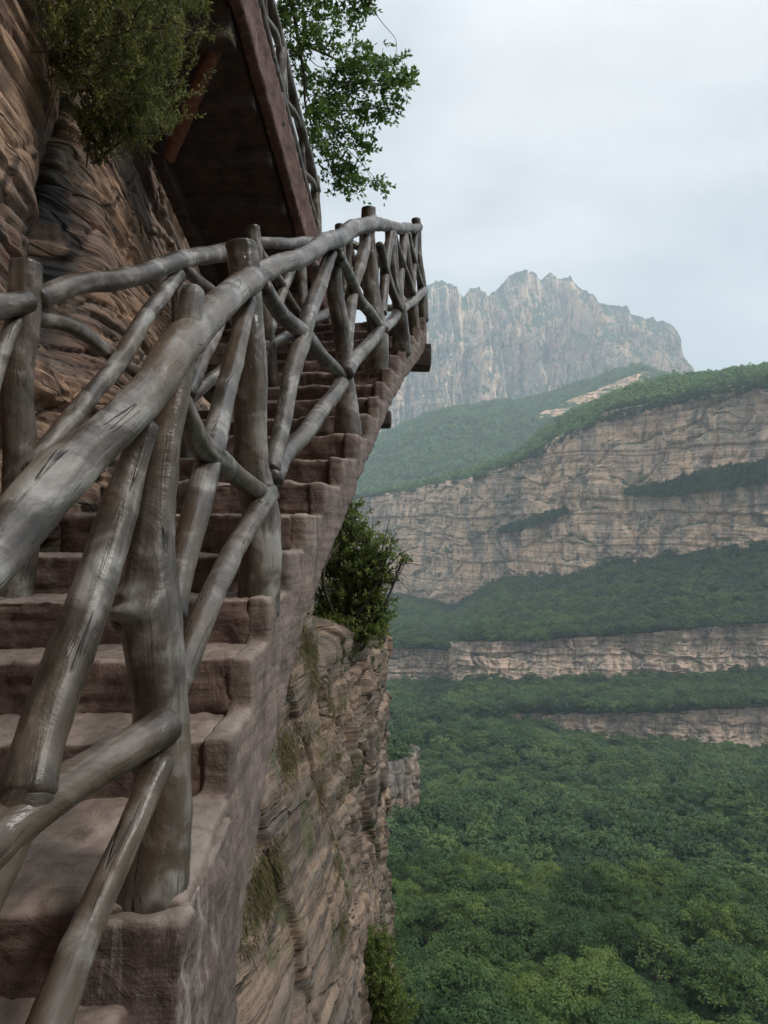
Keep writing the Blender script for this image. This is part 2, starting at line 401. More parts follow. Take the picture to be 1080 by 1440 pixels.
def log_data(pts, radii, seg=22, step=.012, amp=1.0, caps=(1, 1), seed=0, burls=(), flare=0.0):
    """irregular tapered log along pts; caps: 0 open/rounded, 1 rounded, 2 sawn flat"""
    pts = [list(p) for p in pts]
    L = sum(np.linalg.norm(np.subtract(pts[i + 1], pts[i])) for i in range(len(pts) - 1))
    n = max(6, int(L / step))
    c = catmull(pts, n)
    r = np.interp(np.linspace(0, 1, n), np.linspace(0, 1, len(radii)), radii)
    r = np.array(r); 
    seg_l = np.linalg.norm(np.diff(c, axis=0), axis=1); s = np.concatenate([[0], np.cumsum(seg_l)])
    c = c + amp * .25 * r[:, None] * np.stack([vn(np.stack([s * 3.1, s * 0 + q * 7 + seed, s * 0], -1), seed + q) for q in range(3)], -1)
    if flare: r = r * (1 + flare * np.exp(-(s / .04) ** 2) + flare * np.exp(-((s[-1] - s) / .04) ** 2))
    t = np.gradient(c, axis=0); t /= np.linalg.norm(t, axis=1, keepdims=True)
    up = np.array([0.13, .21, 1.0]) if abs(t[len(t) // 2, 2]) < .8 else np.array([1.0, .1, .05])
    a = np.cross(t, up); a /= np.linalg.norm(a, axis=1, keepdims=True); b = np.cross(t, a)
    ang = np.linspace(0, 2 * np.pi, seg + 1)
    ca, sa = np.cos(ang), np.sin(ang)
    A, S = np.meshgrid(np.arange(seg + 1), s, indexing='xy')
    caA, saA = ca[A], sa[A]
    lump = 1 + amp * (.10 * fbm(np.stack([caA * 1.1, saA * 1.1, S * 5 + seed], -1), 3, seed)
                      + .05 * vn(np.stack([caA * 3.2, saA * 3.2, S * 2.2 + seed * 3], -1), seed + 5)
                      + .05 * fbm(np.stack([caA * 2.2, saA * 2.2, S * 22], -1), 2, seed + 9))
    R = r[:, None] * lump
    for (tb, ab, size, wid) in burls:
        d = ((S - tb * s[-1]) / wid) ** 2
        da = (np.arctan2(saA * math.cos(ab) - caA * math.sin(ab), caA * math.cos(ab) + saA * math.sin(ab)) / .9) ** 2
        R = R + size * np.exp(-d - da)
    verts = c[:, None, :] + R[..., None] * (caA[..., None] * a[:, None, :] + saA[..., None] * b[:, None, :])
    rings = [verts]; vS = [S]
    def cap(i, sgn, kind):
        ctr = verts[i, :-1].mean(0); out = []; 
        prof = ((.97, .10), (.9, .22), (.7, .4), (.4, .5), (.02, .53)) if kind == 1 else ((.95, .25), (.85, .5), (.62, .72), (.33, .84), (.02, .88)) if kind == 3 else ((.97, .05), (.9, .085), (.6, .1), (.3, .1), (.02, .105))
        for (q, e) in prof:
            out.append(ctr + (verts[i] - ctr) * q + t[i] * sgn * e * r[i])
        return out
    pre = cap(0, -1, caps[0])[::-1]; post = cap(-1, 1, caps[1])
    allr = np.concatenate([np.array(pre), verts, np.array(post)], 0)
    sv = np.concatenate([np.full(5, s[0]) - np.arange(5, 0, -1) * .01, s, np.full(5, s[-1]) + np.arange(1, 6) * .01])
    nr = allr.shape[0]
    uv = np.stack(np.broadcast_arrays((ang * r.mean())[None, :] + seed * 1.37, sv[:, None] + seed * .71), -1).reshape(-1, 2)
    f = grid_faces(nr, seg + 1)
    eg = np.exp(-(np.minimum(sv, s[-1] - sv).clip(0) / .045) ** 2) * .8  # end darkening, strongest at the two log ends
    return allr.reshape(-1, 3), f, uv, np.repeat(eg, seg + 1)

def make_log(name, pts, radii, parent, mat=None, label=None, **kw):
    v, f, uv, eg = log_data(pts, radii, **kw)
    me = mesh_obj(name, v, f, mat or M_WOOD, parent, True, uv, {'grime_and_end_dark': eg})
    bm = bmesh.new(); bm.from_mesh(me.data); bmesh.ops.remove_doubles(bm, verts=bm.verts, dist=1e-5)
    bmesh.ops.recalc_face_normals(bm, faces=bm.faces); bm.to_mesh(me.data); bm.free()
    if label: me['label'] = label
    return me

SEED = [1]
def LG(name, px, radii, parent, **kw):
    SEED[0] += 1
    kw.setdefault('seed', SEED[0])
    if name in ('brace', 'lower_rail'): kw.setdefault('flare', .12)
    if name == 'handrail': kw.setdefault('flare', .1)
    pts = [P(*p) for p in px]
    if name in ('brace', 'lower_rail') and parent is R: radii = [q * (.8 if np.mean([p[2] for p in px]) < 3 else .92) for q in radii]
    if name == 'post':
        pts[0] = pts[0] + np.array([0, 0, -.05])
    Y = np.mean([p[2] for p in px])
    kw.setdefault('step', .008 if Y < 3.4 else .018); kw.setdefault('seg', 28 if Y < 3.4 else 18)
    return make_log(name, pts, radii, parent, **kw)

# ---- outer railing (right of the stair)
R = thing('log_railing', 'grey log railing on the outer valley side of the stairs, nearest to the viewer', 'railing', P(222, 1250, 1.66).tolist())
LG('post', [(221, 1256, 1.66), (222, 1100, 1.66), (219, 880, 1.68), (214, 760, 1.7), (228, 640, 1.74), (250, 540, 1.78), (272, 414, 1.82)],
   [.088, .060, .058, .05, .04, .031, .029], R, caps=(1, 3), burls=[(.475, 1.2, .042, .032), (.462, 2.35, .034, .03), (.47, 1.8, -.03, .014), (.44, 1.8, .012, .08)], mat=M_WOOD)
LG('post', [(364, 842, 3.04), (361, 700, 3.05), (356, 560, 3.06), (349, 420, 3.07), (343, 343, 3.08)], [.088, .07, .066, .063, .062], R, caps=(1, 2), mat=M_WOOD)
LG('post', [(489, 603, 4.68), (483, 520, 4.66), (473, 430, 4.6), (471, 345, 4.55), (468, 330, 4.55)], [.085, .05, .052, .042, .04], R, caps=(1, 1))
LG('post', [(533, 519, 5.9), (527, 440, 5.8), (522, 380, 5.8), (517, 330, 5.8), (516, 292, 5.8)], [.095, .068, .058, .055, .056], R, caps=(1, 2))
LG('post', [(564, 486, 6.52), (559, 430, 6.35), (553, 370, 6.35), (547, 318, 6.35)], [.085, .055, .048, .045], R)
LG('post', [(583, 459, 7.12), (579, 410, 7.0), (572, 360, 6.9), (567, 320, 6.9)], [.06, .045, .042, .04], R)
LG('post', [(595, 443, 7.45), (592, 400, 7.45), (588, 350, 7.45), (583, 309, 7.45)], [.06, .045, .042, .045], R, caps=(1, 2))
LG('knot', [(222, 838, 1.69), (198, 862, 1.66), (172, 868, 1.64)], [.045, .043, .030], R, caps=(1, 3), burls=[(.6, 2.0, .012, .02)], label='swollen burl on the side of the nearest post')
# handrail pieces
LG('handrail', [(-130, 885, .98), (0, 776, 1.16), (88, 671, 1.33), (141, 617, 1.42), (207, 550, 1.55), (248, 499, 1.68), (298, 444, 2.1), (352, 391, 2.95)],
   [.044, .044, .049, .042, .041, .043, .047, .05], R, caps=(1, 1), amp=.7, label='thick brown grey handrail in the foreground', mat=M_WOOD2)
LG('handrail', [(352, 392, 3.02), (400, 368, 3.4), (462, 340, 4.25), (500, 322, 5.2), (522, 314, 5.78)], [.05, .044, .048, .055, .058, .06], R)
LG('handrail', [(520, 314, 5.82), (548, 318, 6.35), (568, 322, 6.9), (587, 320, 7.45)], [.052, .05, .05, .045], R)
# lower rails
LG('lower_rail', [(-60, 1215, 1.2), (0, 1178, 1.27), (55, 1132, 1.33), (130, 1083, 1.45), (232, 1022, 1.62)], [.062, .062, .054, .048, .046], R, caps=(1, 1))
LG('lower_rail', [(240, 985, 1.68), (288, 868, 1.95), (318, 790, 2.3), (345, 742, 2.65), (376, 694, 2.98)], [.036, .04, .043, .046, .05], R)
LG('lower_rail', [(380, 670, 3.1), (408, 634, 3.4), (440, 597, 3.8), (480, 541, 4.4)], [.045, .044, .048, .045], R)
LG('lower_rail', [(487, 524, 4.45), (508, 496, 4.95), (534, 462, 5.78)], [.046, .047, .05], R)
LG('lower_rail', [(536, 464, 5.8), (566, 434, 6.5), (596, 410, 7.4)], [.05, .048, .045], R)
# braces
LG('brace', [(210, 600, 1.68), (170, 720, 1.62), (118, 880, 1.5), (75, 1010, 1.4), (45, 1105, 1.33)], [.032, .049, .054, .054, .055], R)
LG('brace', [(45, 1110, 1.33), (6, 1185, 1.28), (-34, 1270, 1.22), (-80, 1380, 1.15)], [.045, .046, .042, .04], R)
LG('brace', [(222, 1075, 1.62), (180, 1175, 1.5), (125, 1300, 1.38), (60, 1460, 1.22), (0, 1600, 1.12)], [.034, .035, .038, .046, .046], R)
LG('brace', [(240, 543, 1.80), (270, 600, 1.95), (302, 640, 2.2), (336, 672, 2.6), (370, 697, 2.98)], [.034, .038, .05, .044, .046], R)
LG('brace', [(349, 424, 2.98), (330, 510, 2.7), (304, 610, 2.3), (284, 672, 2.1), (268, 740, 1.93), (247, 862, 1.74)], [.034, .044, .045, .047, .043, .036], R)
LG('brace', [(372, 406, 3.12), (397, 444, 3.4), (426, 470, 3.7), (452, 500, 4.1), (482, 531, 4.5)], [.036, .04, .042, .04, .04], R)
LG('brace', [(464, 357, 4.38), (448, 406, 4.1), (427, 465, 3.7), (405, 555, 3.4), (384, 662, 3.1)], [.038, .045, .048, .045, .036], R)
LG('brace', [(476, 358, 4.45), (497, 402, 5.0), (508, 425, 5.2), (534, 458, 5.75)], [.036, .038, .045, .04], R)
LG('brace', [(515, 325, 5.75), (503, 385, 5.2), (495, 425, 5.0), (487, 500, 4.66)], [.048, .048, .048, .036], R)
LG('brace', [(533, 346, 5.85), (544, 380, 6.05), (561, 436, 6.3)], [.034, .038, .036], R)
LG('brace', [(549, 328, 6.3), (543, 380, 6.1), (538, 440, 5.88)], [.042, .045, .038], R)
LG('brace', [(554, 332, 6.4), (565, 370, 6.6), (581, 412, 6.85)], [.034, .036, .034], R)
LG('brace', [(569, 328, 6.85), (565, 375, 6.65), (562, 430, 6.4)], [.04, .04, .034], R)
LG('brace', [(573, 330, 6.95), (582, 365, 7.15), (594, 405, 7.4)], [.032, .034, .03], R)
LG('brace', [(583, 325, 7.4), (581, 370, 7.2), (580, 418, 6.95)], [.038, .036, .03], R)

# ---- inner railing (cliff side of the stair)
R2 = thing('log_railing', 'thin grey log railing on the rock wall side of the steps, behind the foreground handrail', 'railing', P(22, 858, 3.0).tolist())
LG('post', [(20, 862, 3.0), (25, 700, 3.0), (29, 520, 3.0), (32, 374, 3.0)], [.066, .066, .062, .06], R2, caps=(1, 2))
LG('post', [(262, 640, 4.3), (257, 540, 4.3), (252, 440, 4.3), (250, 378, 4.3)], [.042, .04, .036, .034], R2)
LG('post', [(381, 531, 5.8), (372, 450, 5.6), (362, 370, 5.6), (357, 319, 5.6)], [.06, .055, .052, .055], R2, caps=(1, 2))
LG('post', [(428, 486, 6.5), (425, 440, 6.5), (423, 370, 6.5), (420, 340, 6.5)], [.045, .042, .04, .036], R2)
LG('post', [(488, 452, 7.4), (484, 400, 7.4), (480, 350, 7.4), (478, 319, 7.4)], [.055, .05, .05, .05], R2, caps=(1, 2))
LG('handrail', [(-60, 452, 2.7), (-20, 437, 2.8), (34, 428, 2.96)], [.05, .05, .046], R2)
LG('handrail', [(52, 421, 3.04), (110, 402, 3.3), (190, 385, 3.8), (260, 366, 4.4), (345, 348, 5.5)], [.046, .046, .05, .055, .06], R2)
LG('handrail', [(362, 343, 5.65), (400, 343, 6.1), (445, 340, 6.8), (484, 330, 7.4)], [.042, .046, .046, .045], R2)
LG('brace', [(50, 443, 3.05), (105, 462, 3.3), (160, 500, 3.6), (196, 524, 3.75)], [.034, .035, .032, .03], R2)
LG('brace', [(250, 386, 4.25), (215, 430, 3.95), (178, 492, 3.6), (130, 556, 3.35), (80, 615, 3.1), (40, 660, 3.0)], [.04, .042, .044, .042, .042, .04], R2)
LG('brace', [(256, 378, 4.35), (278, 394, 4.6), (300, 412, 4.8), (330, 450, 5.1), (372, 500, 5.55)], [.036, .038, .04, .036, .036], R2)
LG('brace', [(350, 372, 5.5), (318, 430, 5.1), (292, 490, 4.7), (264, 556, 4.35)], [.042, .042, .042, .038], R2)
LG('lower_rail', [(264, 566, 4.35), (300, 530, 4.8), (340, 500, 5.2), (374, 486, 5.55)], [.038, .042, .042, .04], R2)
LG('lower_rail', [(30, 690, 3.0), (120, 640, 3.45), (200, 600, 3.9), (258, 572, 4.28)], [.04, .042, .04, .038], R2)
LG('lower_rail', [(380, 486, 5.65), (410, 470, 6.0), (460, 440, 6.9), (484, 418, 7.4)], [.04, .045, .045, .04], R2)
LG('brace', [(364, 352, 5.65), (385, 385, 5.9), (405, 420, 6.2), (427, 452, 6.45)], [.036, .04, .04, .036], R2)
LG('brace', [(420, 350, 6.45), (404, 388, 6.2), (389, 430, 5.9), (378, 465, 5.68)], [.036, .042, .042, .036], R2)
LG('brace', [(430, 352, 6.55), (450, 385, 6.9), (480, 420, 7.35)], [.036, .038, .036], R2)
LG('brace', [(478, 345, 7.35), (452, 395, 6.9), (430, 450, 6.55)], [.036, .038, .036], R2)
LG('brace', [(-30, 600, 2.75), (5, 490, 2.88), (28, 448, 2.97)], [.034, .034, .03], R2)

# ---- far landing railing (seen through the outer one)
R3 = thing('log_railing', 'far log railing at the back of the top landing, against the sky', 'railing', P(500, 446, 8.25).tolist())
LG('post', [(492, 452, 8.25), (491, 400, 8.25), (490, 325, 8.25)], [.05, .048, .045], R3, caps=(1, 2))
LG('post', [(527, 450, 8.33), (526, 400, 8.33), (525, 345, 8.33)], [.05, .045, .045], R3, caps=(1, 2))
LG('post', [(574, 450, 8.42), (573, 400, 8.42), (572, 345, 8.42)], [.05, .045, .045], R3, caps=(1, 2))
LG('handrail', [(488, 340, 8.25), (527, 352, 8.33), (574, 356, 8.42)], [.045, .042, .045], R3)
LG('lower_rail', [(490, 428, 8.25), (527, 432, 8.33), (574, 434, 8.42)], [.04, .042, .04], R3)
LG('brace', [(492, 352, 8.27), (508, 392, 8.3), (527, 428, 8.33)], [.036, .036, .036], R3)
LG('brace', [(530, 360, 8.34), (550, 398, 8.37), (572, 428, 8.41)], [.036, .036, .036], R3)

# ------------------------------------------------------------------ rough stone solids (voxel remeshed and roughened)
def rough_solid(name, bm, mat, parent, voxel=.014, smooth=3, amp=.012, freq=9.0, seed=0, strata=.0, label=None, kind=None):
    me = bpy.data.meshes.new('tmp'); bmesh.ops.recalc_face_normals(bm, faces=bm.faces); bm.to_mesh(me); bm.free()
    o = bpy.data.objects.new('tmp', me); COL.objects.link(o)
    r = o.modifiers.new('r', 'REMESH'); r.mode = 'VOXEL'; r.voxel_size = voxel; r.use_smooth_shade = True
    s = o.modifiers.new('s', 'SMOOTH'); s.iterations = smooth; s.factor = .6
    dg = bpy.context.evaluated_depsgraph_get(); dg.update()
    ne = bpy.data.meshes.new_from_object(o.evaluated_get(dg))
    bpy.data.objects.remove(o); bpy.data.meshes.remove(me)
    n = len(ne.vertices); co_ = np.empty(n * 3, np.float32); ne.vertices.foreach_get('co', co_); co_ = co_.reshape(-1, 3).astype(float)
    no = np.empty(n * 3, np.float32); ne.vertices.foreach_get('normal', no); no = no.reshape(-1, 3)
    d = amp * fbm(co_ * freq + seed, 4, seed) + amp * .35 * fbm(co_ * freq * 5, 3, seed + 3)
    if strata:
        q = co_.copy(); q[:, 2] *= 34; q[:, :2] *= 2.2
        d = d + strata * fbm(q, 3, seed + 8) * (1 - np.abs(no[:, 2]))
    co_ = co_ + no * d[:, None]
    if parent is not None: co_ -= np.array(parent.location)
    ne.vertices.foreach_set('co', co_.astype(np.float32).ravel()); ne.update()
    ne.polygons.foreach_set('use_smooth', [True] * len(ne.polygons))
    ne.materials.clear(); ne.materials.append(mat); ne.name = name
    ob = bpy.data.objects.new(name, ne); COL.objects.link(ob)
    if parent is not None: ob.parent = parent
    if label: ob['label'] = label
    return ob

def add_prism(bm, quad_a, quad_b):
    """closed solid between two polygons with the same vertex count"""
    a = [bm.verts.new(p) for p in quad_a]; b = [bm.verts.new(p) for p in quad_b]
    bm.faces.new(a); bm.faces.new(b[::-1]); n = len(a)
    for i in range(n): bm.faces.new((a[i], b[i], b[(i + 1) % n], a[(i + 1) % n]))

YK = [1.61, 2.22, 2.58, 2.92, 3.24, 3.56, 3.88, 4.2, 4.51, 4.84, 5.16, 5.49, 5.8, 6.12, 6.44, 6.76, 7.07, 7.38]
H = .17
def XR(Y): return float(np.interp(Y, [.4, 1.6, 2.24, 2.93, 3.25, 3.57, 3.88, 4.2, 4.5, 4.85, 5.15, 5.5, 5.8, 6.44, 7.4, 9], [-.42, -.40, -.435, -.432, -.395, -.355, -.29, -.22, -.155, -.085, -.03, .015, .06, .19, .42, .44]))
def XLf(Y): return float(np.interp(Y, [0, 3, 5.6, 7.4, 9.5], [-1.75, -1.58, -1.15, -.75, -.75]))
def rotm(k): return float(np.interp(k, [-1, 3, 6, 9], [.14, .14, 0, -.2]))
ST = thing('stone_staircase', 'rough maroon stone stairs climbing between the log railings on the cliff edge', 'stairs', (-.9, 1.6, 0))
CW = .085
steps = [(k, YK[k], YK[k + 1] if k + 1 < len(YK) else 9.4) for k in range(len(YK))]
steps = [(-2, .98, 1.30), (-1, 1.30, 1.61)] + steps
for k, y0, y1 in steps:
    m_ = rotm(k); z1 = k * H; z0 = z1 - (.30 if k < 5 else .19)
    xr0, xr1 = XR(y0) - CW + .012, XR(y1 + .05) - CW + .012
    if k < 0: xr0 = xr1 = -.5
    xl0, xl1 = XLf(y0), XLf(y1 + .05)
    if k == 17: xl0 = xl1 = -2.0
    jit = random.uniform(-.012, .012); w_ = []
    bm = bmesh.new()
    n = 6; polys = []
    for i in range(n):
        t = i / (n - 1); xa = xl0 * (1 - t) + xr0 * t; xb = xl1 * (1 - t) + xr1 * t
        ya = y0 + m_ * (xa - XR(y0)) + random.uniform(-.012, .012); yb = y1 + .05 + rotm(k + 1) * (xb - XR(y1))
        if k == 17: yb = min(9.4, 8.5 + .8 * (xr0 - xb))
        zt = z1 + random.uniform(-.009, .006) + jit * .3
        polys.append([(xa, ya, z0), (xa, ya - .012, zt), (xb, yb, zt), (xb, yb, z0)])
    for i in range(n - 1): add_prism(bm, polys[i], polys[i + 1])
    bmesh.ops.remove_doubles(bm, verts=bm.verts, dist=1e-6)
    # drop the inner walls between neighbouring prisms
    inner = [f for f in bm.faces if len(f.verts) == 4 and max(v.co.x for v in f.verts) - min(v.co.x for v in f.verts) < abs(xl0 - xl1) + abs(xr0 - xr1) + .001 and False]
    rough_solid('step', bm, M_STEP, ST, .013 if y0 < 4 else .018, 6, .02, 8, seed=k + 5, strata=.012)

# curb: zigzag outer edge with the sloping side of the slab
def curb_mesh():
    bm = bmesh.new()
    bot_y = [1.55, 2.2, 3.03, 3.75, 4.7, 5.5, 7.4, 9.4]; bot_z = [-1.0, -.66, -.09, .48, 1.16, 1.6, 2.58, 2.74]
    for k, y0, y1 in steps:
        if k < 0: continue
        if k == 17: y1 = 8.5
        nn = 3 if k < 17 else 8
        for i in range(nn):
            ya = y0 + (y1 - y0) * i / nn - (.0 if i else .02); yb = y0 + (y1 - y0) * (i + 1) / nn + .012
            za, zb = float(np.interp(ya, bot_y, bot_z)), float(np.interp(yb, bot_y, bot_z))
            zt = k * H + .004
            inn = CW + (.10 if k == 0 else 0)
            add_prism(bm, [(XR(ya) - inn, ya, za), (XR(ya) - .012, ya, za), (XR(ya), ya, zt - .02), (XR(ya) - .01, ya, zt), (XR(ya) - inn, ya, zt)],
                          [(XR(yb) - inn, yb, zb), (XR(yb) - .012, yb, zb), (XR(yb), yb, zt - .02), (XR(yb) - .01, yb, zt), (XR(yb) - inn, yb, zt)])
    return bm
rough_solid('stringer', curb_mesh(), M_CURB, ST, .0125, 7, .013, 5, seed=77, strata=.005)
# pedestal under the nearest post, and the slab beneath the steps
bm = bmesh.new()
add_prism(bm, [(-.66, 1.47, -1.1), (-.40, 1.46, -1.1), (-.39, 1.54, -.02), (-.62, 1.53, -.02)], [(-.66, 1.98, -1.1), (-.41, 2.2, -1.1), (-.415, 2.15, -.02), (-.62, 1.98, -.02)])
rough_solid('pedestal', bm, M_PED, ST, .0125, 3, .02, 7, seed=31, label='streaked block with pale drips under the nearest post')
bm = bmesh.new()
prev = None
for y, z in zip([1.0, 2.3, 3.05, 3.8, 4.7, 5.5, 7.4, 8.5, 9.4], [-1.0, -.6, -.04, .5, 1.19, 1.63, 2.59, 2.7, 2.7]):
    xr, xl = (XR(y) if y < 9 else -.6) - CW - .01, XLf(y) - .05 - (.9 if y > 9 else 0)
    zt = np.interp(y, [1, 1.6, 2.2, 7.4, 9.4], [-.72, -.34, -.2, 2.70, 2.72])
    q = [(xl, y, z), (xr, y, z), (xr, y, max(zt, z + .06)), (xl, y, max(zt, z + .06))]
    if prev: add_prism(bm, prev, q)
    prev = q
rough_solid('slab', bm, M_SLAB, ST, .03, 2, .01, 5, seed=13)
def beam(y, z, x0, x1, h, d, parent, mat, seed):
    bm = bmesh.new(); add_prism(bm, [(x0, y, z), (x1, y + .02, z), (x1, y, z + h), (x0, y, z + h)], [(x0, y + d, z), (x1, y + d, z), (x1, y + d, z + h), (x0, y + d, z + h)])
    return rough_solid('beam', bm, mat, parent, .014, 1, .005, 8, seed=seed)
beam(7.3, 2.40, -1.9, .455, .22, .28, ST, M_SLAB, 1)
beam(5.6, 1.57, -1.9, .055, .12, .18, ST, M_SLAB, 2)

# ------------------------------------------------------------------ upper flight overhead
UP = thing('upper_staircase', 'upper flight of stairs overhead with dark underside and red edge', 'stairs', (-1.2, 6.5, 4.3))
A0, A1 = P(430, 334, 7.5), P(339, 0, 5.6)          # lower right edge of the underside
T0, T1 = A0 + np.array([.05, 0, .36]), A1 + np.array([.04, 0, .36])          # upper edge of the fascia
L0, L1 = P(326, 340, 7.5), P(262, 183, 6.6)
def ext(a, b, t): return a + (b - a) * t
def tt(Y): return (7.5 - Y) / 1.9
ya_, yb_ = 9.0, 2.2
Aa, Ab, Ta, Tb = ext(A0, A1, tt(ya_)), ext(A0, A1, tt(yb_)), ext(T0, T1, tt(ya_)), ext(T0, T1, tt(yb_))
W_ = np.array([-1.15, 0, 0])
bm = bmesh.new()
add_prism(bm, [Aa + [-.1, 0, 0], Aa, Ta, Ta + [-.1, 0, 0]], [Ab + [-.1, 0, 0], Ab, Tb, Tb + [-.1, 0, 0]])
rough_solid('fascia', bm, M_FASCIA, UP, .02, 2, .01, 6, seed=4)
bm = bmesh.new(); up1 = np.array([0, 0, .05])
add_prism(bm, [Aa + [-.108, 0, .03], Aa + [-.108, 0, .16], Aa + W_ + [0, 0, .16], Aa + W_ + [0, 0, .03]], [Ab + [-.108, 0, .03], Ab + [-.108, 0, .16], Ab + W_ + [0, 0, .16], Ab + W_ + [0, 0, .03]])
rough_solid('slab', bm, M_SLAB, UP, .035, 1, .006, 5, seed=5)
n_up = 18
for i in range(n_up):
    t0, t1 = i / n_up, (i + 1) / n_up
    p0, p1 = ext(Ta, Tb, t0) - [0, 0, .12], ext(Ta, Tb, t1) - [0, 0, .12]
    bm = bmesh.new(); z = p1[2] - .03
    add_prism(bm, [(p0[0] - .108, p0[1], p0[2] - .09), (p0[0] - .108, p0[1], z), (p0[0] - 1.1, p0[1], z), (p0[0] - 1.1, p0[1], p0[2] - .09)],
                  [(p1[0] - .108, p1[1] - .02, p1[2] - .09), (p1[0] - .108, p1[1] - .02, z), (p1[0] - 1.1, p1[1] - .02, z), (p1[0] - 1.1, p1[1] - .02, p1[2] - .09)])
    rough_solid('step', bm, M_STEP, UP, .03, 1, .006, 6, seed=i)
# cross beams below the underside
def ubeam(Y, h, d, ov=0.0):
    a = ext(A0, A1, tt(Y)); b = ext(A0, A1, tt(Y - d)); bm = bmesh.new()
    add_prism(bm, [a + [ov, 0, .10], a + [ov, 0, -h], a + W_ + [0, 0, -h], a + W_ + [0, 0, .10]], [b + [ov, 0, .10], (b[0] + ov, b[1], a[2] - h), (b[0] + W_[0], b[1], a[2] - h), b + W_ + [0, 0, .10]])
    return rough_solid('beam', bm, M_SLAB, UP, .018, 1, .006, 6, seed=int(Y * 10))
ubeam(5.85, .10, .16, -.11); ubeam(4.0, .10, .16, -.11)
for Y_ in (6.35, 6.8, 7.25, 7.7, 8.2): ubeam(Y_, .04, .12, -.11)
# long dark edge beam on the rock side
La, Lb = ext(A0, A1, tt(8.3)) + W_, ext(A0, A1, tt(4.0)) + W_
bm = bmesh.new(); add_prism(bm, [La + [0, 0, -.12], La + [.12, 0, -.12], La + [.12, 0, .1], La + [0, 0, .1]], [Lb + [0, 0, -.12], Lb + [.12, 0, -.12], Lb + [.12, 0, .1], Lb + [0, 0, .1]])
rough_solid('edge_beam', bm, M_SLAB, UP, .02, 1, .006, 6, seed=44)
make_log('strut', [P(236, 222, 6.55), P(308, 56, 5.92)], [.062, .062], UP, M_PIPE, 'round red brown strut propping the flight from the rock', amp=.04, caps=(2, 2), step=.05)
# support wall under the flight
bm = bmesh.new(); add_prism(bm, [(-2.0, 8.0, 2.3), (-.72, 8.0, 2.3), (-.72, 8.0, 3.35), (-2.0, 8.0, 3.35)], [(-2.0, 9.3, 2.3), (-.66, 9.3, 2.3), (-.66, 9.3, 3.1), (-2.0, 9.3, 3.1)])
rough_solid('support_wall', bm, M_SLAB, UP, .03, 2, .02, 4, seed=61)

# railing of the upper flight
R4 = thing('log_railing', 'log railing on the upper flight overhead, seen steeply from below', 'railing', P(461, 330, 7.9).tolist())
def EP(Y, h, ox=-.05):
    p = ext(T0, T1, tt(Y)); return p + np.array([ox, 0, h])
def L3(name, pts, radii, **kw):
    SEED[0] += 1; return make_log(name, pts, radii, R4, seed=SEED[0], step=.03, seg=14, **kw)
L3('handrail', [EP(7.9, .50), EP(6.6, .54), EP(5.4, .52)], [.05, .045, .05]); L3('handrail', [EP(5.4, .52), EP(3.8, .54), EP(2.4, .52)], [.05, .045, .05])
L3('lower_rail', [EP(7.9, .12), EP(6.6, .13), EP(5.4, .12)], [.04, .04, .045]); L3('lower_rail', [EP(5.4, .12), EP(3.8, .13), EP(2.4, .12)], [.045, .04, .045])
for Y_ in (7.9, 6.65, 5.4, 4.15, 2.9):
    L3('post', [EP(Y_, -.14), EP(Y_, .3), EP(Y_, .66 if Y_ != 6.65 else .56)], [.055, .05, .048], caps=(1, 2))
for Y_ in (7.9, 7.28, 6.65, 6.02, 5.4, 4.78, 4.15, 3.52):
    a_, b_ = Y_ - .05, Y_ - .57
    L3('brace', [EP(a_, .48), EP((a_ + b_) / 2, .31, -.02), EP(b_, .14)], [.03, .034, .03])
    L3('brace', [EP(a_, .14), EP((a_ + b_) / 2, .31, -.09), EP(b_, .5)], [.03, .034, .03])

# ------------------------------------------------------------------ near rock
def beds(s, lat, seed, tmin, tmax, blk, s0=-100, s1=60):
    rg = np.random.default_rng(seed); b = [s0]
    while b[-1] < s1: b.append(b[-1] + tmin + (tmax - tmin) * rg.random() ** 1.7)
    b = np.array(b); i = np.clip(np.searchsorted(b, s) - 1, 0, len(b) - 2)
    t = (s - b[i]) / (b[i + 1] - b[i]); th = b[i + 1] - b[i]; t = np.clip(t, 0, 1)
    bl = blk * (.6 + .9 * h1(i, seed + 1)); q = lat / bl + h1(i, seed + 2) * 9; j = np.floor(q).astype(int); u = q - j
    off = h1(i, seed + 3) * .65 + _hash(i, j, i * 0, seed + 4) * .35
    edge = 1 - np.abs(2 * t - 1) ** 10
    vert = 1 - .5 * np.exp(-(np.minimum(u, 1 - u) * bl / (.06 * blk)) ** 2)
    return off, edge, vert, th, i

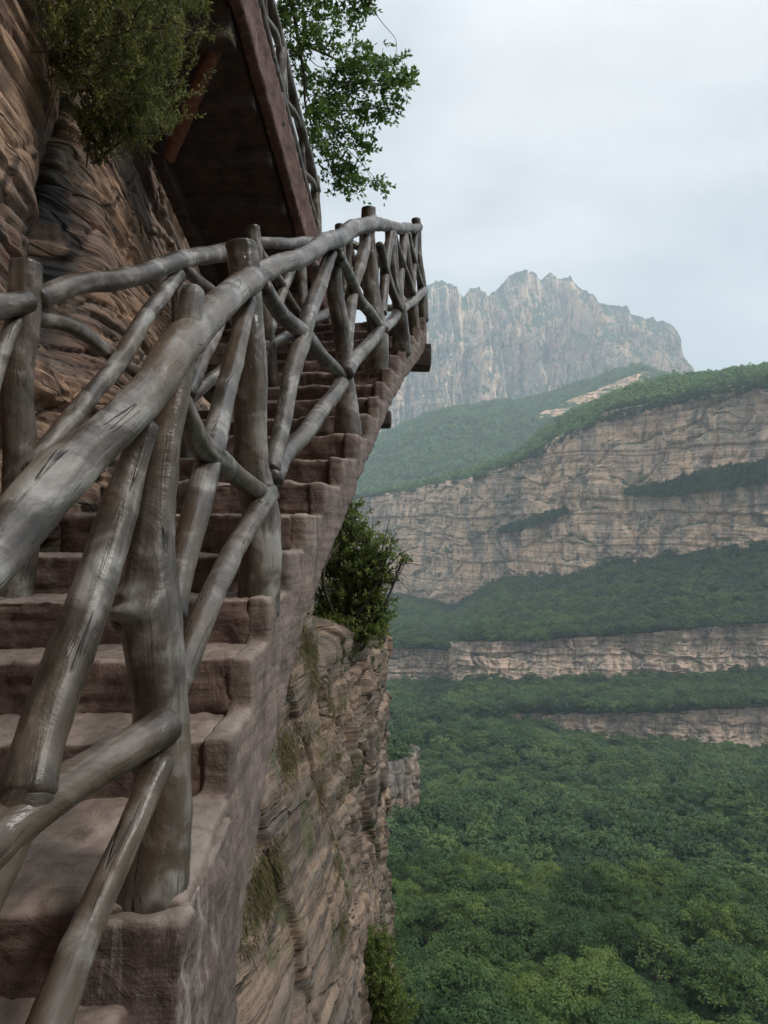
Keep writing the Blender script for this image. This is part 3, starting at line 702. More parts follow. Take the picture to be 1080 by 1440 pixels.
def near_wall():
    nY, nZ = 520, 620
    Ys = np.concatenate([np.linspace(.3, 2.4, 60), np.linspace(2.42, 9, nY - 120), np.linspace(9.05, 14, 60)])
    Zs = np.concatenate([np.linspace(-1.2, 9.5, nZ), 9.5 + np.geomspace(.1, 22, 40)]); nZ = len(Zs)
    Y, Z = np.meshgrid(Ys, Zs, indexing='ij')
    X0 = -1.42 - .115 * Y + .05 * np.clip(Z - 3.4, 0, 5)
    p = np.stack([X0, Y, Z], -1)
    s = Z + .045 * fbm(p * [.1, .3, .3], 2, 3) + .02 * fbm(p * [1, .8, 1.2], 3, 9) - .035 * Y
    s = s + .08 * np.exp(-(((Y - 4.3) / .8) ** 2) - ((Z - 2.1) / .6) ** 2)
    lat = Y + .25 * Z
    o1, e1, v1, t1, i1 = beds(s, lat, 21, .16, .66, 4.0)
    o2, e2, v2, t2, i2 = beds(s, lat, 22, .04, .17, 1.6)
    tl = s * 0
    f1, g1 = facet(np.stack([X0 * .3, (Y + .5 * Z) * .42, s * 2.2], -1), 31)
    f2, g2 = facet(np.stack([X0 * .3, (Y - .3 * Z) * 1.1, s * 7.5], -1), 37)
    d = .17 * (o1 - .5) + .05 * e1 - .04 + .06 * (o2 - .5) + .02 * e2 + .028 * f1 + .012 * f2
    d -= .06 * np.exp(-(g1 / .05) ** 2) * h1(i1, 9) + .025 * np.exp(-(g2 / .08) ** 2)
    d += .05 * fbm(p * [.2, .28, .2], 2, 8) + .02 * fbm(p * [1, 1.5, 5], 4, 12) + .010 * fbm(p * [2, 3, 26], 3, 14)
    bedc = .5 * h1(i1, 5) + .3 * h1(i2, 6) + .2 * (f1 * .25 + .5)
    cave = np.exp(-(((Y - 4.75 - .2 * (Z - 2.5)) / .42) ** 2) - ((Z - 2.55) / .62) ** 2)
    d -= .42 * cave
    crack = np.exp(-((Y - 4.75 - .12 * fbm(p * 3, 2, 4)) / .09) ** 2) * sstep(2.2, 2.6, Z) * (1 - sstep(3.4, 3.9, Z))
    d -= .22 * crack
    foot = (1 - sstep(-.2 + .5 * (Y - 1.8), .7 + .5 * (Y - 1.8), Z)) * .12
    recess_dark = np.clip(cave * 2.2 + crack * 1.2 + .9 * np.exp(-((Y - 4.9) / .5) ** 2 - ((Z - 3.2) / .3) ** 2) * 0, 0, 1) * sstep(-.25, .2, fbm(p * 4, 3, 30))  # darker in the hollow and its crack, broken up by noise
    d += foot
    G = p.copy(); G[..., 0] = X0 + d; G[..., 1] = Y - .25 * d
    return mesh_obj('rock_wall', G.reshape(-1, 3), grid_faces(len(Ys), nZ), M_ROCK, None, True, None, {'recess_dark': recess_dark * .95, 'bed': bedc})
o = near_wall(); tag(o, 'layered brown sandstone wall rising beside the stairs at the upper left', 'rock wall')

def added_sky_blocker():  # unseen cliff added behind the camera to block rear sky and darken near faces
    a = np.linspace(0, 1, 260); Zs = np.linspace(-60, 34, 420)
    bx = np.interp(a, [0, .12, .3, .5, .75, 1], [-1.42, -1.5, -1.0, 2.0, 9, 22]); by = np.interp(a, [0, .12, .3, .5, .75, 1], [.4, -1.0, -4.5, -8, -10.5, -14])
    L = np.concatenate([[0], np.cumsum(np.hypot(np.diff(bx), np.diff(by)))])[:, None] + 0 * Zs[None]
    Z = Zs[None] + 0 * L; q = np.stack([bx[:, None] + 0 * Z, by[:, None] + 0 * Z, Z], -1)
    o1, e1, v1, t1, i1 = beds(Z + .3 * fbm(q * .3, 2, 3), L, 221, .4, 2.2, 6, -100, 50); f1, g1 = facet(np.stack([L * .3, Z * .5, 0 * Z], -1), 9)
    d = .7 * (o1 - .5) + .3 * f1 - .2 * np.exp(-(g1 / .06) ** 2) + .5 * fbm(q * .25, 3, 6)
    ramp = sstep(0, .12, a)[:, None]; G = q.copy(); G[..., 1] += d * ramp; G[..., 0] += .3 * d * ramp
    o = mesh_obj('cliff', G.reshape(-1, 3), grid_faces(len(a), len(Zs)), M_ROCK, None, True, None, {'bed': h1(i1, 5)}); tag(o, kind='structure')
added_sky_blocker()

def near_cliff():
    Ys = np.concatenate([np.linspace(1.2, 2.6, 40), np.linspace(2.63, 9, 330), np.linspace(9.04, 14.5, 150), np.linspace(14.7, 34, 60)])
    dz = np.concatenate([np.linspace(-1.6, 11, 560), 11 + np.geomspace(.05, 62, 60)])
    Zs = C - dz
    Y, Z = np.meshgrid(Ys, Zs, indexing='ij')
    X0 = np.interp(Ys, [1, 2.2, 3.2, 4.2, 5.2, 6.1, 6.6, 7.2, 7.9, 8.8, 10, 12, 13, 14.5, 17, 34], [-1.25, -1.0, -.86, -.74, -.63, -.53, -.85, -1.1, -.62, -.40, -.24, -.06, .02, -.25, -1.6, -7])[:, None] + 0 * Z
    X0 = X0 + .035 * np.clip(-1.2 - Z, 0, 60) * .55
    p = np.stack([X0, Y, Z], -1)
    left = 1 - sstep(6.1, 6.6, Y)
    X0 = X0 + left * .11 * np.clip(-.5 - Z, 0, 12); p[..., 0] = X0
    s = Z + .25 * fbm(p * [.4, .4, .3], 3, 41) + .12 * Y * left
    lat = Y + .3 * fbm(p * 1.1, 2, 43)
    o1, e1, v1, t1, i1 = beds(s, lat, 51, .18, .8, 1.6)
    o2, e2, v2, t2, i2 = beds(s, lat * 1.3, 52, .05, .18, .9)
    rg = 1 - .72 * left
    f1, g1 = facet(np.stack([X0 * .3, (Y + .3 * Z) * 1.2, s * .42], -1), 131)
    f2, g2 = facet(np.stack([X0 * .3, Y * 3.4, s * 1.3], -1), 137)
    d = rg * (.16 * (o1 - .5) + .03 * e1 * v1) + .03 * (o2 - .3) * (1 - .6 * left) + rg * (.08 * f1 + .022 * f2) + .01 * f1 * left
    d -= .09 * (1 - .7 * left) * np.exp(-(g1 / .035) ** 2) + .03 * rg * np.exp(-(g2 / .06) ** 2)
    d += .12 * fbm(p * [.5, .5, .3], 2, 55) + .02 * fbm(p * [3, 3, 6], 4, 56) + .010 * fbm(p * [4, 4, 22], 3, 57)
    # vertical ribs and fissures of the far buttress
    ribs = fbm(np.stack([Y * 2.6, Z * .35, 0 * Y], -1), 3, 60)
    d += (1 - left) * .10 * ribs + .05 * fbm(np.stack([Y * 8, Z * 1.1, 0 * Y], -1), 2, 61) * (1 - left)
    # ledge on top: step back towards the stair
    top = -.30 + .30 * fbm(p * [.0, .9, 0], 3, 66) - .05 * (Y - 9)
    back = sstep(-.25, .55, Z - top)
    under = sstep(0, 1, (Z - (-.9 + .55 * (Y - 2.4))) / .5) * left
    bedc = .5 * h1(i1, 5) + .5 * h1(i2, 6)
    G = p.copy(); G[..., 0] = X0 + d - 2.6 * back * (1 - left) - 1.5 * under
    G[..., 1] = Y - .2 * d
    gully = np.exp(-((Y - 7.1) / .6) ** 2)
    recess_dark = .9 * gully * sstep(-.1, .3, fbm(p * 2.5, 4, 70))  # darker along the gully, broken up by noise
    return mesh_obj('rock_cliff', G.reshape(-1, 3), grid_faces(len(Ys), len(Zs)), M_ROCK2, None, True, None, {'recess_dark': recess_dark, 'bed': bedc}), Ys, Zs, G
cliff, cY, cZ, cG = near_cliff()
tag(cliff, 'pale layered sandstone cliff dropping away below the stairs', 'cliff')
def cliff_pt(Y, Z, out=0.0):
    i = int(np.argmin(abs(cY - Y))); j = int(np.argmin(abs(cZ - Z))); return cG[i, j] + np.array([out, 0, 0])
def cliff_at_px(px, py, Ymin=2.7, Ymax=14.5):
    """first point of the cliff met by the ray through a pixel"""
    for Y in np.arange(Ymin, Ymax, .03):
        q = P(px, py, Y); c = cliff_pt(Y, q[2])
        if c[0] >= q[0]: return c
    return None

# ------------------------------------------------------------------ foliage generators
def leaf_quads(c, d, n, L, Wd, fold=.0):
    """pointed leaves: centres c, directions d, normals n"""
    d = d / (np.linalg.norm(d, axis=1, keepdims=True) + 1e-9)
    s = np.cross(d, n); s /= np.linalg.norm(s, axis=1, keepdims=True) + 1e-9
    L = np.asarray(L)[:, None]; Wd = np.asarray(Wd)[:, None]
    v = np.stack([c, c + d * L * .45 + s * Wd * .5, c + d * L, c + d * L * .45 - s * Wd * .5], 1)
    return v.reshape(-1, 3), np.arange(len(c) * 4).reshape(-1, 4)

def rnd_dirs(n, rg):
    v = rg.normal(size=(n, 3)); return v / np.linalg.norm(v, axis=1, keepdims=True)

def sprigs(clusters, bias, spread, length, per, leafL, leafW, seed, droop=0.0, twig=.003):
    """clusters: (centre, radius, count). Returns leaf verts/faces and a list of twig paths"""
    rg = np.random.default_rng(seed); C_, D_, N_ = [], [], []; tw = []
    for c, r, n in clusters:
        c = np.asarray(c)
        r = np.asarray(r) * np.ones(3)
        for _ in range(n):
            o_ = c + rg.normal(size=3) * r * .55
            dr = np.asarray(bias) + rg.normal(size=3) * spread; dr /= np.linalg.norm(dr)
            ln = length * rg.uniform(.5, 1.25)
            t = np.linspace(.1, 1, per)[:, None]
            pts = o_ + dr * ln * t + np.array([0, 0, -droop * ln]) * t ** 2
            side = rnd_dirs(per, rg)
            C_.append(pts + side * ln * .03); D_.append(dr * .7 + side * 1.0); N_.append(rnd_dirs(per, rg) + np.array([0, 0, .8]))
            tw.append((o_ - dr * ln * .3, pts[per // 2], pts[-1]))
    C_, D_, N_ = map(np.concatenate, (C_, D_, N_)); k = len(C_)
    v, f = leaf_quads(C_, D_, N_, leafL * rg.uniform(.6, 1.2, k), leafW * rg.uniform(.7, 1.2, k))
    return v, f, tw

def twigs_mesh(name, paths, mat, parent):
    """paths: list of (points, r0, r1)"""
    vs, fs = [], []; off = 0
    for pts, r0, r1 in paths:
        pts = catmull(pts, max(4, len(pts) * 4)); n = len(pts); sg = 5 if r0 < .02 else 8
        t = np.gradient(pts, axis=0); t /= np.linalg.norm(t, axis=1, keepdims=True) + 1e-9
        a = np.cross(t, [.3, .2, 1.0]); a /= np.linalg.norm(a, axis=1, keepdims=True) + 1e-9; b = np.cross(t, a)
        r = np.linspace(r0, r1, n)[:, None, None]; ang = np.linspace(0, 2 * np.pi, sg + 1)[None, :, None]
        v = pts[:, None, :] + r * (np.cos(ang) * a[:, None, :] + np.sin(ang) * b[:, None, :])
        vs.append(v.reshape(-1, 3)); fs.append(grid_faces(n, sg + 1, off)); off += n * (sg + 1)
    return mesh_obj(name, np.concatenate(vs), np.concatenate(fs), mat, parent)

# ---- bush on the upper left rock
def branch_paths(root, clusters, r0, r1, seed, sub=3):
    rg = np.random.default_rng(seed); out = []
    for c, r, n in clusters:
        c = np.asarray(c); r = np.asarray(r) * np.ones(3); mid = (np.asarray(root) + c) / 2 + rg.normal(size=3) * .1 * np.linalg.norm(c - root)
        out.append(([root, mid, c], r0, (r0 + r1) / 2))
        for _ in range(sub):
            e_ = c + rg.normal(size=3) * r * .7; st = mid + (c - mid) * rg.uniform(.1, .9)
            out.append(([st, (st + e_) / 2 + rg.normal(size=3) * .12 * r, e_], (r0 + r1) / 2.4, r1))
    return out
def px_clusters(lst):
    return [(P(x, y, Y), np.array([r, r * 1.0, r]), n) for x, y, Y, r, n in lst]
B = thing('cypress_bush', 'dark green feathery bush growing out of the rock wall at the upper left', 'bush', P(135, 245, 4.55).tolist())
bc = px_clusters([(100, 20, 4.0, .20, 70), (150, 45, 4.1, .24, 120), (200, 70, 4.3, .24, 130), (140, 110, 4.2, .22, 110), (195, 125, 4.4, .22, 120), (160, 165, 4.4, .18, 90),
                  (225, 10, 4.6, .24, 150), (252, 28, 4.8, .17, 90), (205, 165, 4.6, .12, 50), (218, 112, 4.7, .13, 60), (130, 190, 4.4, .10, 40), (185, 10, 4.3, .25, 120), (110, 70, 4.1, .14, 50), (128, 150, 4.4, .12, 50), (150, 200, 4.45, .09, 40), (82, 60, 3.95, .10, 30), (98, 115, 4.1, .08, 24), (185, 190, 4.5, .10, 40), (138, 225, 4.5, .05, 18), (228, 185, 4.8, .08, 24), (190, -60, 4.3, .35, 140), (90, -50, 4.0, .3, 100)])
bc = [(a, b, int(c * .8)) for a, b, c in bc]
v, f, tw = sprigs(bc, (.15, -.2, .9), .55, .17, 30, .026, .009, 5)
mesh_obj('foliage', v, f, M_BUSH, B, False)
rt = P(135, 245, 4.6)
roots = [P(70, 90, 4.1), P(110, 175, 4.35), P(140, 232, 4.6), P(200, 200, 4.85), P(235, 150, 5.0)]
bp = []
for qi, q in enumerate(roots):
    mine = [t_ for t_ in bc if min(range(5), key=lambda k: np.linalg.norm(roots[k] - t_[0])) == qi]
    if mine: bp += branch_paths(q, mine, .009, .003, 6 + qi)
twigs_mesh('branch', bp + [([a, b, c], .003, .0015) for a, b, c in tw[::3]], M_BARK, B)

# ---- broadleaf tree at the top behind the upper railing
T = thing('leafy_tree', 'leafy green tree hanging out from the cliff top against the sky', 'tree', P(300, -40, 9.4).tolist())
tc_ = []
rgT = np.random.default_rng(3)
for x, y, r, n in [(405, 10, .16, 20), (440, 5, .2, 30), (490, 12, .2, 28), (515, 2, .1, 10), (425, 50, .16, 20), (455, 60, .16, 18), (480, 95, .12, 12), (505, 88, .16, 24), (535, 92, .14, 18), (562, 108, .11, 14), (575, 112, .05, 5),
                   (545, 130, .1, 10), (520, 115, .14, 16), (490, 120, .16, 18), (455, 125, .16, 18), (430, 110, .14, 14), (470, 155, .17, 22), (505, 160, .13, 14), (535, 160, .09, 9), (550, 152, .05, 4), (445, 165, .12, 12), (475, 190, .15, 16), (505, 195, .1, 9), (515, 215, .07, 5),
                   (455, 205, .12, 12), (465, 235, .12, 13), (490, 240, .12, 12), (475, 258, .1, 10), (500, 262, .07, 6), (525, 256, .06, 4), (535, 258, .03, 2), (440, 190, .1, 8), (410, 80, .1, 10), (395, 30, .1, 10), (450, -60, .4, 80), (380, -90, .4, 70), (520, -70, .25, 30), (330, -60, .35, 50)]:
    tc_.append((P(x, y, 9.2 + rgT.uniform(-.5, .5)), np.array([r, r * 1.4, r]), n))
tc_ = [(a, b, int(c * 2.0)) for a, b, c in tc_]
v, f, tw = sprigs(tc_, (.4, -.1, .1), .65, .16, 10, .066, .036, 15, .25)
mesh_obj('foliage', v, f, M_LEAF, T, False)
hub = [P(395, -120, 9.3), P(420, 60, 9.2), P(430, 150, 9.2), P(470, -40, 9.3)]
paths = [([P(220, 10, 9.6), P(300, -60, 9.5), P(380, -120, 9.3), P(440, -160, 9.3)], .16, .06), ([hub[0], P(408, -20, 9.3), hub[1], P(428, 110, 9.2), hub[2], P(448, 200, 9.2), P(470, 245, 9.2)], .03, .006),
         ([hub[3], P(500, -5, 9.3), P(520, 10, 9.3), P(540, 35, 9.3), P(556, 55, 9.3), P(557, 75, 9.3)], .006, .003), ([hub[0], hub[3], P(500, -60, 9.3)], .04, .01),
         ([hub[1], P(455, 75, 9.2), P(500, 95, 9.2), P(545, 100, 9.2), P(575, 112, 9.2)], .018, .003), ([hub[2], P(470, 155, 9.2), P(510, 155, 9.2), P(545, 150, 9.2)], .012, .003), ([P(448, 200, 9.2), P(480, 205, 9.2), P(515, 215, 9.2)], .008, .003)]
for c, r, n in tc_:
    h_ = min(hub, key=lambda q: np.linalg.norm(np.asarray(q) - c)); rr = rgT.normal(size=3) * .05
    paths.append(([h_, (np.asarray(h_) + c) / 2 + rr, c], .007, .003))
paths += [([a, b, c], .003, .0015) for a, b, c in tw[::2]]
twigs_mesh('branch', paths, M_BARK, T)

# ---- tree on the ledge below the stairs, bush at the bottom
T2 = thing('ledge_tree', 'dark green tree rooted on the cliff ledge just below the stair edge', 'tree', P(492, 905, 9.6).tolist())
lc = px_clusters([(500, 745, 9.6, .2, 60), (485, 790, 9.6, .28, 120), (515, 800, 9.5, .26, 110), (495, 840, 9.6, .26, 120), (530, 840, 9.5, .2, 70), (480, 870, 9.6, .2, 80), (510, 880, 9.6, .16, 60), (540, 790, 9.4, .13, 24), (555, 770, 9.4, .10, 9), (548, 815, 9.4, .12, 20), (520, 760, 9.5, .14, 22), (575, 792, 9.4, .08, 5), (465, 800, 9.8, .2, 60), (505, 715, 9.6, .09, 10), (460, 850, 9.8, .2, 50), (500, 895, 9.3, .13, 50), (530, 888, 9.3, .12, 40), (470, 892, 9.2, .14, 40), (545, 868, 9.3, .1, 20)])
lc = [(a + np.array([-.09, .1, 0]), b, int(c * 1.3)) for a, b, c in lc]
v, f, tw = sprigs(lc, (.3, -.1, .6), .65, .17, 24, .048, .023, 25)
mesh_obj('foliage', v, f, M_PINE, T2, False)
rt = P(490, 912, 9.7)
paths = branch_paths(rt, lc, .022, .005, 26) + [([a, b, c], .004, .002) for a, b, c in tw[::3]]
for e_ in [(562, 742), (595, 795), (572, 812), (590, 768), (548, 728), (580, 835)]:
    paths.append(([rt, P(520, 830, 9.5), P((520 + e_[0]) / 2 + 6, (e_[1] + 815) / 2 - 10, 9.4), P(e_[0], e_[1], 9.3)], .012, .003))
twigs_mesh('branch', paths, M_BARK, T2)

T3 = thing('cliff_bush', 'bushy conifer shrub clinging to the cliff foot at the bottom of the view', 'shrub', P(515, 1490, 9.7).tolist())
lc = px_clusters([(530, 1330, 9.7, .13, 50), (522, 1358, 9.6, .2, 100), (540, 1390, 9.6, .2, 120), (518, 1418, 9.6, .22, 110), (552, 1430, 9.6, .18, 90), (530, 1470, 9.6, .26, 120), (556, 1480, 9.6, .2, 60)])
lc = [(a, b, int(c * 1.6)) for a, b, c in lc]
v, f, tw = sprigs(lc, (.1, -.2, .85), .5, .2, 22, .042, .017, 35)
mesh_obj('foliage', v, f, M_PINE, T3, False)
twigs_mesh('branch', branch_paths(P(515, 1490, 9.7), lc, .02, .005, 36) + [([a, b, c], .004, .002) for a, b, c in tw[::4]], M_BARK, T3)

# ---- dry grass and moss hanging on the near cliff
def tufts(name, spots, mat, label, seed, L=.22, n=90, wd=.006, up=-.2, cat='grass', rad=.12):
    rg = np.random.default_rng(seed); vs, fs, off = [], [], 0
    for px, py, k in spots:
        c = cliff_at_px(px, py)
        if c is None: continue
        for _ in range(int(n * k)):
            o_ = c + np.array([.0, rg.normal() * rad * 1.5, rg.normal() * rad]) * (.4 + k * .6)
            oc = cliff_pt(o_[1], o_[2]); o_ = np.array([oc[0] - .01, oc[1], o_[2]])
            d = np.array([rg.uniform(.3, 1.0), rg.normal() * .5 - .2, rg.normal() * .45 + up]); d /= np.linalg.norm(d); ln = L * rg.uniform(.5, 1.3) * (.6 + .4 * k)
            t = np.linspace(0, 1, 5)[:, None]; q = o_ + d * ln * t * (1 - .25 * t) + np.array([0, 0, -ln * .75]) * t ** 2
            s_ = np.cross(d, [0, 0, 1.0]) + rg.normal(size=3) * .3; s_ /= np.linalg.norm(s_)
            w2 = wd * (1 - t * .9)
            v = np.stack([q - s_ * w2 / 2, q + s_ * w2 / 2], 1).reshape(-1, 3); vs.append(v)
            fs.append(np.array([[2 * i, 2 * i + 1, 2 * i + 3, 2 * i + 2] for i in range(4)]) + off); off += 10
    o = mesh_obj(name, np.concatenate(vs), np.concatenate(fs), mat, None, False)
    tag(o, label, cat, kind='stuff'); return o
tufts('dry_grass', [(455, 1040, 1.2), (445, 1075, 1.2), (465, 1100, 1.2), (470, 1050, .9), (480, 1010, .7), (455, 1120, .9), (490, 1080, .8), (480, 1170, .7), (500, 1200, .6), (470, 1250, .5), (498, 1130, .5), (437, 1010, .7), (440, 950, .6), (505, 1260, .5)],
      M_GRASS, 'dry straw coloured grass hanging in the cliff gully', 5, L=.15, n=70, wd=.005)
tufts('moss', [(425, 890, .8), (435, 905, .8), (455, 960, .9), (460, 985, .9), (400, 1040, .8), (410, 1060, .8), (370, 1215, 1.1), (375, 1240, 1.1), (362, 1260, 1.0), (352, 1285, .7), (345, 1320, .5), (372, 1228, 1.2), (366, 1248, 1.2), (398, 1052, 1.0), (404, 1072, 1.0), (430, 915, .9), (442, 945, .9), (468, 1000, .8), (432, 1030, .9), (476, 1060, .8), (450, 1110, .7), (475, 1215, .7), (440, 930, .8), (395, 960, .5), (480, 1300, .7), (470, 1180, .7), (385, 1010, .6)],
      M_MOSS, 'brown green moss cushions in the cracks of the near cliff', 6, L=.07, n=260, wd=.008, up=.0, cat='moss', rad=.07)

# ------------------------------------------------------------------ the valley
KX = np.linspace(380, 1350, 195)
def wob(a, amp, seed, f=.03): return a + amp * fbm(np.stack([KX * f, KX * 0 + seed, KX * 0], -1), 4, seed)
def kv(d):
    xs = sorted(d); return np.interp(KX, xs, [d[x] for x in xs])
def sweep_grid(rows, nseg, px0=380, px1=1350, npx=400):
    """rows: list of (y by key-x, Y by key-x). Interpolates a grid of world points"""
    px = np.linspace(px0, px1, npx); out = []
    for i in range(len(rows) - 1):
        ya, Ya = np.interp(px, KX, rows[i][0]), np.interp(px, KX, rows[i][1]); yb, Yb = np.interp(px, KX, rows[i + 1][0]), np.interp(px, KX, rows[i + 1][1])
        Pa, Pb = P(px, ya, Ya), P(px, yb, Yb)
        t = np.linspace(0, 1, nseg[i], endpoint=(i == len(rows) - 2))
        out.append(Pa[:, None, :] * (1 - t[None, :, None]) + Pb[:, None, :] * t[None, :, None])
    return np.concatenate(out, 1)
def cst(v): return np.full(len(KX), float(v))
yCb = kv({380: 1010, 640: 1010, 700: 1010, 725: 1024, 850: 1046, 950: 1052, 1080: 1066, 1350: 1085}); YC = cst(430)
yCt = kv({380: 1006, 640: 1006, 725: 1000, 760: 1003, 850: 1003, 900: 1001, 1080: 994, 1350: 985}); YCt = cst(433)
yBb = kv({380: 966, 540: 966, 640: 964, 655: 958, 725: 961, 850: 961, 1080: 952, 1350: 935}); YB = kv({380: 560, 640: 560, 655: 520, 1350: 520})
yBt = kv({380: 914, 540: 913, 640: 913, 655: 903, 725: 901, 850: 893, 1080: 874, 1350: 855}); YBt = YB + 5
YA = kv({380: 1350, 540: 1100, 640: 960, 725: 870, 850: 760, 1080: 640, 1350: 540})
yAb = kv({380: 850, 560: 840, 640: 848, 655: 838, 700: 822, 760: 810, 800: 803, 850: 792, 900: 788, 950: 776, 1080: 770, 1350: 750})
yAt = kv({380: 706, 540: 700, 560: 696, 640: 680, 700: 664, 725: 652, 760: 633, 800: 616, 850: 585, 900: 572, 950: 561, 1000: 551, 1080: 539, 1350: 500})
yAg = kv({380: 696, 540: 690, 560: 686, 640: 666, 700: 648, 725: 638, 760: 606, 800: 582, 850: 560, 900: 541, 950: 530, 1000: 529, 1080: 516, 1350: 478})
yCt0, yBt0 = yCt, yBt
yCb, yBb, yAb = wob(yCb, 6, 1), wob(yBb, 6, 2), wob(yAb, 12, 3, .02)
yCt, yBt, yAt = wob(yCt, 3, 4), wob(yBt, 4, 5), wob(yAt, 7, 6)
rows1 = [(cst(2600), cst(22)), (cst(1700), cst(58)), (cst(1440), cst(92)), (cst(1300), cst(130)), (cst(1200), cst(182)), (cst(1100), cst(290)), (yCb + 4, YC)]
def rough_terrain(G, amp, freq, seed):
    p = G * freq; G = G.copy(); G[..., 2] += amp * fbm(p * [1, 1, 0], 3, seed); return G
def terrain(rows, nseg, name, amp, freq, seed, mat=None, **kw):
    G = sweep_grid(rows, nseg, **kw); 
    e_ = np.ones(G.shape[1]); e_[-3:] = 0; e_[:2] = 0 if len(rows) == 2 else 1
    H_ = rough_terrain(G, amp, freq, seed); G[..., 2] = G[..., 2] * (1 - e_) + H_[..., 2] * e_
    o = mesh_obj(name, G.reshape(-1, 3), grid_faces(G.shape[0], G.shape[1]), mat or M_SOIL); tag(o, kind='structure'); return G
G1 = terrain(rows1, [12, 14, 14, 14, 20, 24], 'hillside', 10, .017, 81, npx=160)
G2 = terrain([(yCt, YCt), (yBb + 3, YB)], [16], 'hillside', .8, .03, 82, npx=160)
G3 = terrain([(yBt, YBt), (yAb + 4, YA)], [30], 'hillside', 2.0, .02, 83, npx=160)
G4 = terrain([(yAt, YA + 6), ((yAt + yAg) / 2 + 3, YA + 50), (yAg + 9, YA + 130), (yAg + 12, YA + 300)], [16, 16, 12], 'hillside', 3.0, .02, 84, npx=160)

def cliff_band(name, rb, rt_, mat, nU, nV, thick, seed, scale, tmin, tmax, label_kind='structure', lean=1.0):
    px = np.linspace(380, 1350, nU)
    Pb = P(px, np.interp(px, KX, rb[0]), np.interp(px, KX, rb[1])); Pt = P(px, np.interp(px, KX, rt_[0]), np.interp(px, KX, rt_[1]))
    t = np.linspace(-.12, 1, nV)[None, :, None]; G = Pb[:, None, :] * (1 - t) + Pt[:, None, :] * t
    Lc = np.concatenate([[0], np.cumsum(np.linalg.norm(np.diff(Pb[:, :2], axis=0), axis=1))])[:, None] + 0 * G[..., 2]
    Tn = np.gradient(Pb[:, :2], axis=0); Tn /= np.linalg.norm(Tn, axis=1, keepdims=True); N = np.stack([Tn[:, 1], -Tn[:, 0]], -1)   # towards the camera
    N = np.where((N[:, 1:2] > 0), -N, N)
    Z = G[..., 2]; q = np.stack([Lc, Z, 0 * Z], -1) / scale
    s = Z + .5 * scale * .2 * fbm(q * [.8, .8, 1], 3, seed) + .02 * Lc
    o1, e1, v1, _, _ = beds(s, Lc + scale * .3 * fbm(q * 2, 2, seed + 2), seed, tmin, tmax, scale * 1.6, -400, 900)
    o2, e2, v2, _, _ = beds(s, Lc * 1.3, seed + 7, tmin * .25, tmax * .3, scale * .7, -400, 900)
    qw = q + .35 * np.stack([fbm(q * 1.2, 3, seed + 20), fbm(q * 1.2, 3, seed + 21), 0 * Z], -1)
    d = thick * (1.6 * (o1 - .5) + .3 * e1 * v1 + .45 * o2 * e2) + thick * 3.2 * fbm(qw * [.5, .25, 1], 4, seed + 3) + thick * 1.6 * (1 - 2 * np.abs(fbm(qw * [2.2, .5, 1], 4, seed + 4))) + thick * .5 * fbm(qw * [7, 5, 1], 3, seed + 5)
    fa, ga = facet(qw * [1.6, 1.9, 1], seed + 40); fb, gb = facet(qw * [5, 6.5, 1], seed + 50)
    d += thick * (.6 * fa + .22 * fb) - thick * .7 * np.exp(-(ga / .06) ** 2)
    crk = np.abs(vn(qw * [1.1, .22, 1], seed + 6)); d -= thick * 1.3 * np.exp(-(crk / .045) ** 2) * sstep(-.1, .3, vn(q * [.7, .7, 1], seed + 9))
    G = G.copy(); G[..., 0] += N[:, 0:1] * d; G[..., 1] += N[:, 1:2] * d
    # close the top by running it back into the hill
    back = G[:, -1:, :].copy(); back[..., 1] += 14 * lean; back[..., 2] -= .5
    G = np.concatenate([G, back], 1)
    o = mesh_obj(name, G.reshape(-1, 3), grid_faces(G.shape[0], G.shape[1]), mat); tag(o, kind='structure'); return G
cliff_band('cliff', (yCb, YC), (yCt, YCt), M_CLIFFB, 420, 50, 1.2, 91, 12, 1.2, 5)
cliff_band('cliff', (yBb, YB), (yBt, YBt), M_CLIFFB, 520, 90, 1.8, 92, 18, 1.5, 7)
GA = cliff_band('cliff', (yAb, YA), (yAt, YA + 8), M_CLIFFA, 900, 300, 4.0, 93, 60, 3.5, 22)

# nub of cliff down the valley on the left
def nub():
    a = np.linspace(-.35, 2.6, 200); zt = np.linspace(0, 1, 90)
    cx, cy, rx, ry = -9.5, 212, 18.2, 15
    A, Tt = np.meshgrid(a, zt, indexing='ij'); z0, z1 = -86, -56.5
    Z = z0 + (z1 - z0) * Tt
    q = np.stack([A * 8, Z * .25, 0 * A], -1)
    o1, e1, v1, _, _ = beds(Z + .3 * fbm(q, 2, 3), A * 16, 101, .8, 3.5, 5, -120, 0)
    fq, gq = facet(np.stack([A * 6, Z * .18, 0 * A], -1), 5); rr = 1 + .05 * fq - .04 * np.exp(-(gq / .08) ** 2) + .05 * (o1 - .5) + .02 * e1 * v1 + .05 * fbm(q * [1, .3, 1], 3, 5) + .03 * fbm(q * [4, .6, 1], 3, 7)
    X = cx + rx * rr * np.sin(A); Y = cy - ry * rr * np.cos(A)
    G = np.stack([X, Y, Z], -1); cap = G[:, -1:, :].copy(); cap[..., 0] = cx; cap[..., 1] = cy; cap[..., 2] += 1
    G = np.concatenate([G, cap], 1)
    o = mesh_obj('cliff', G.reshape(-1, 3), grid_faces(G.shape[0], G.shape[1]), M_NUB); tag(o, kind='structure')
nub()

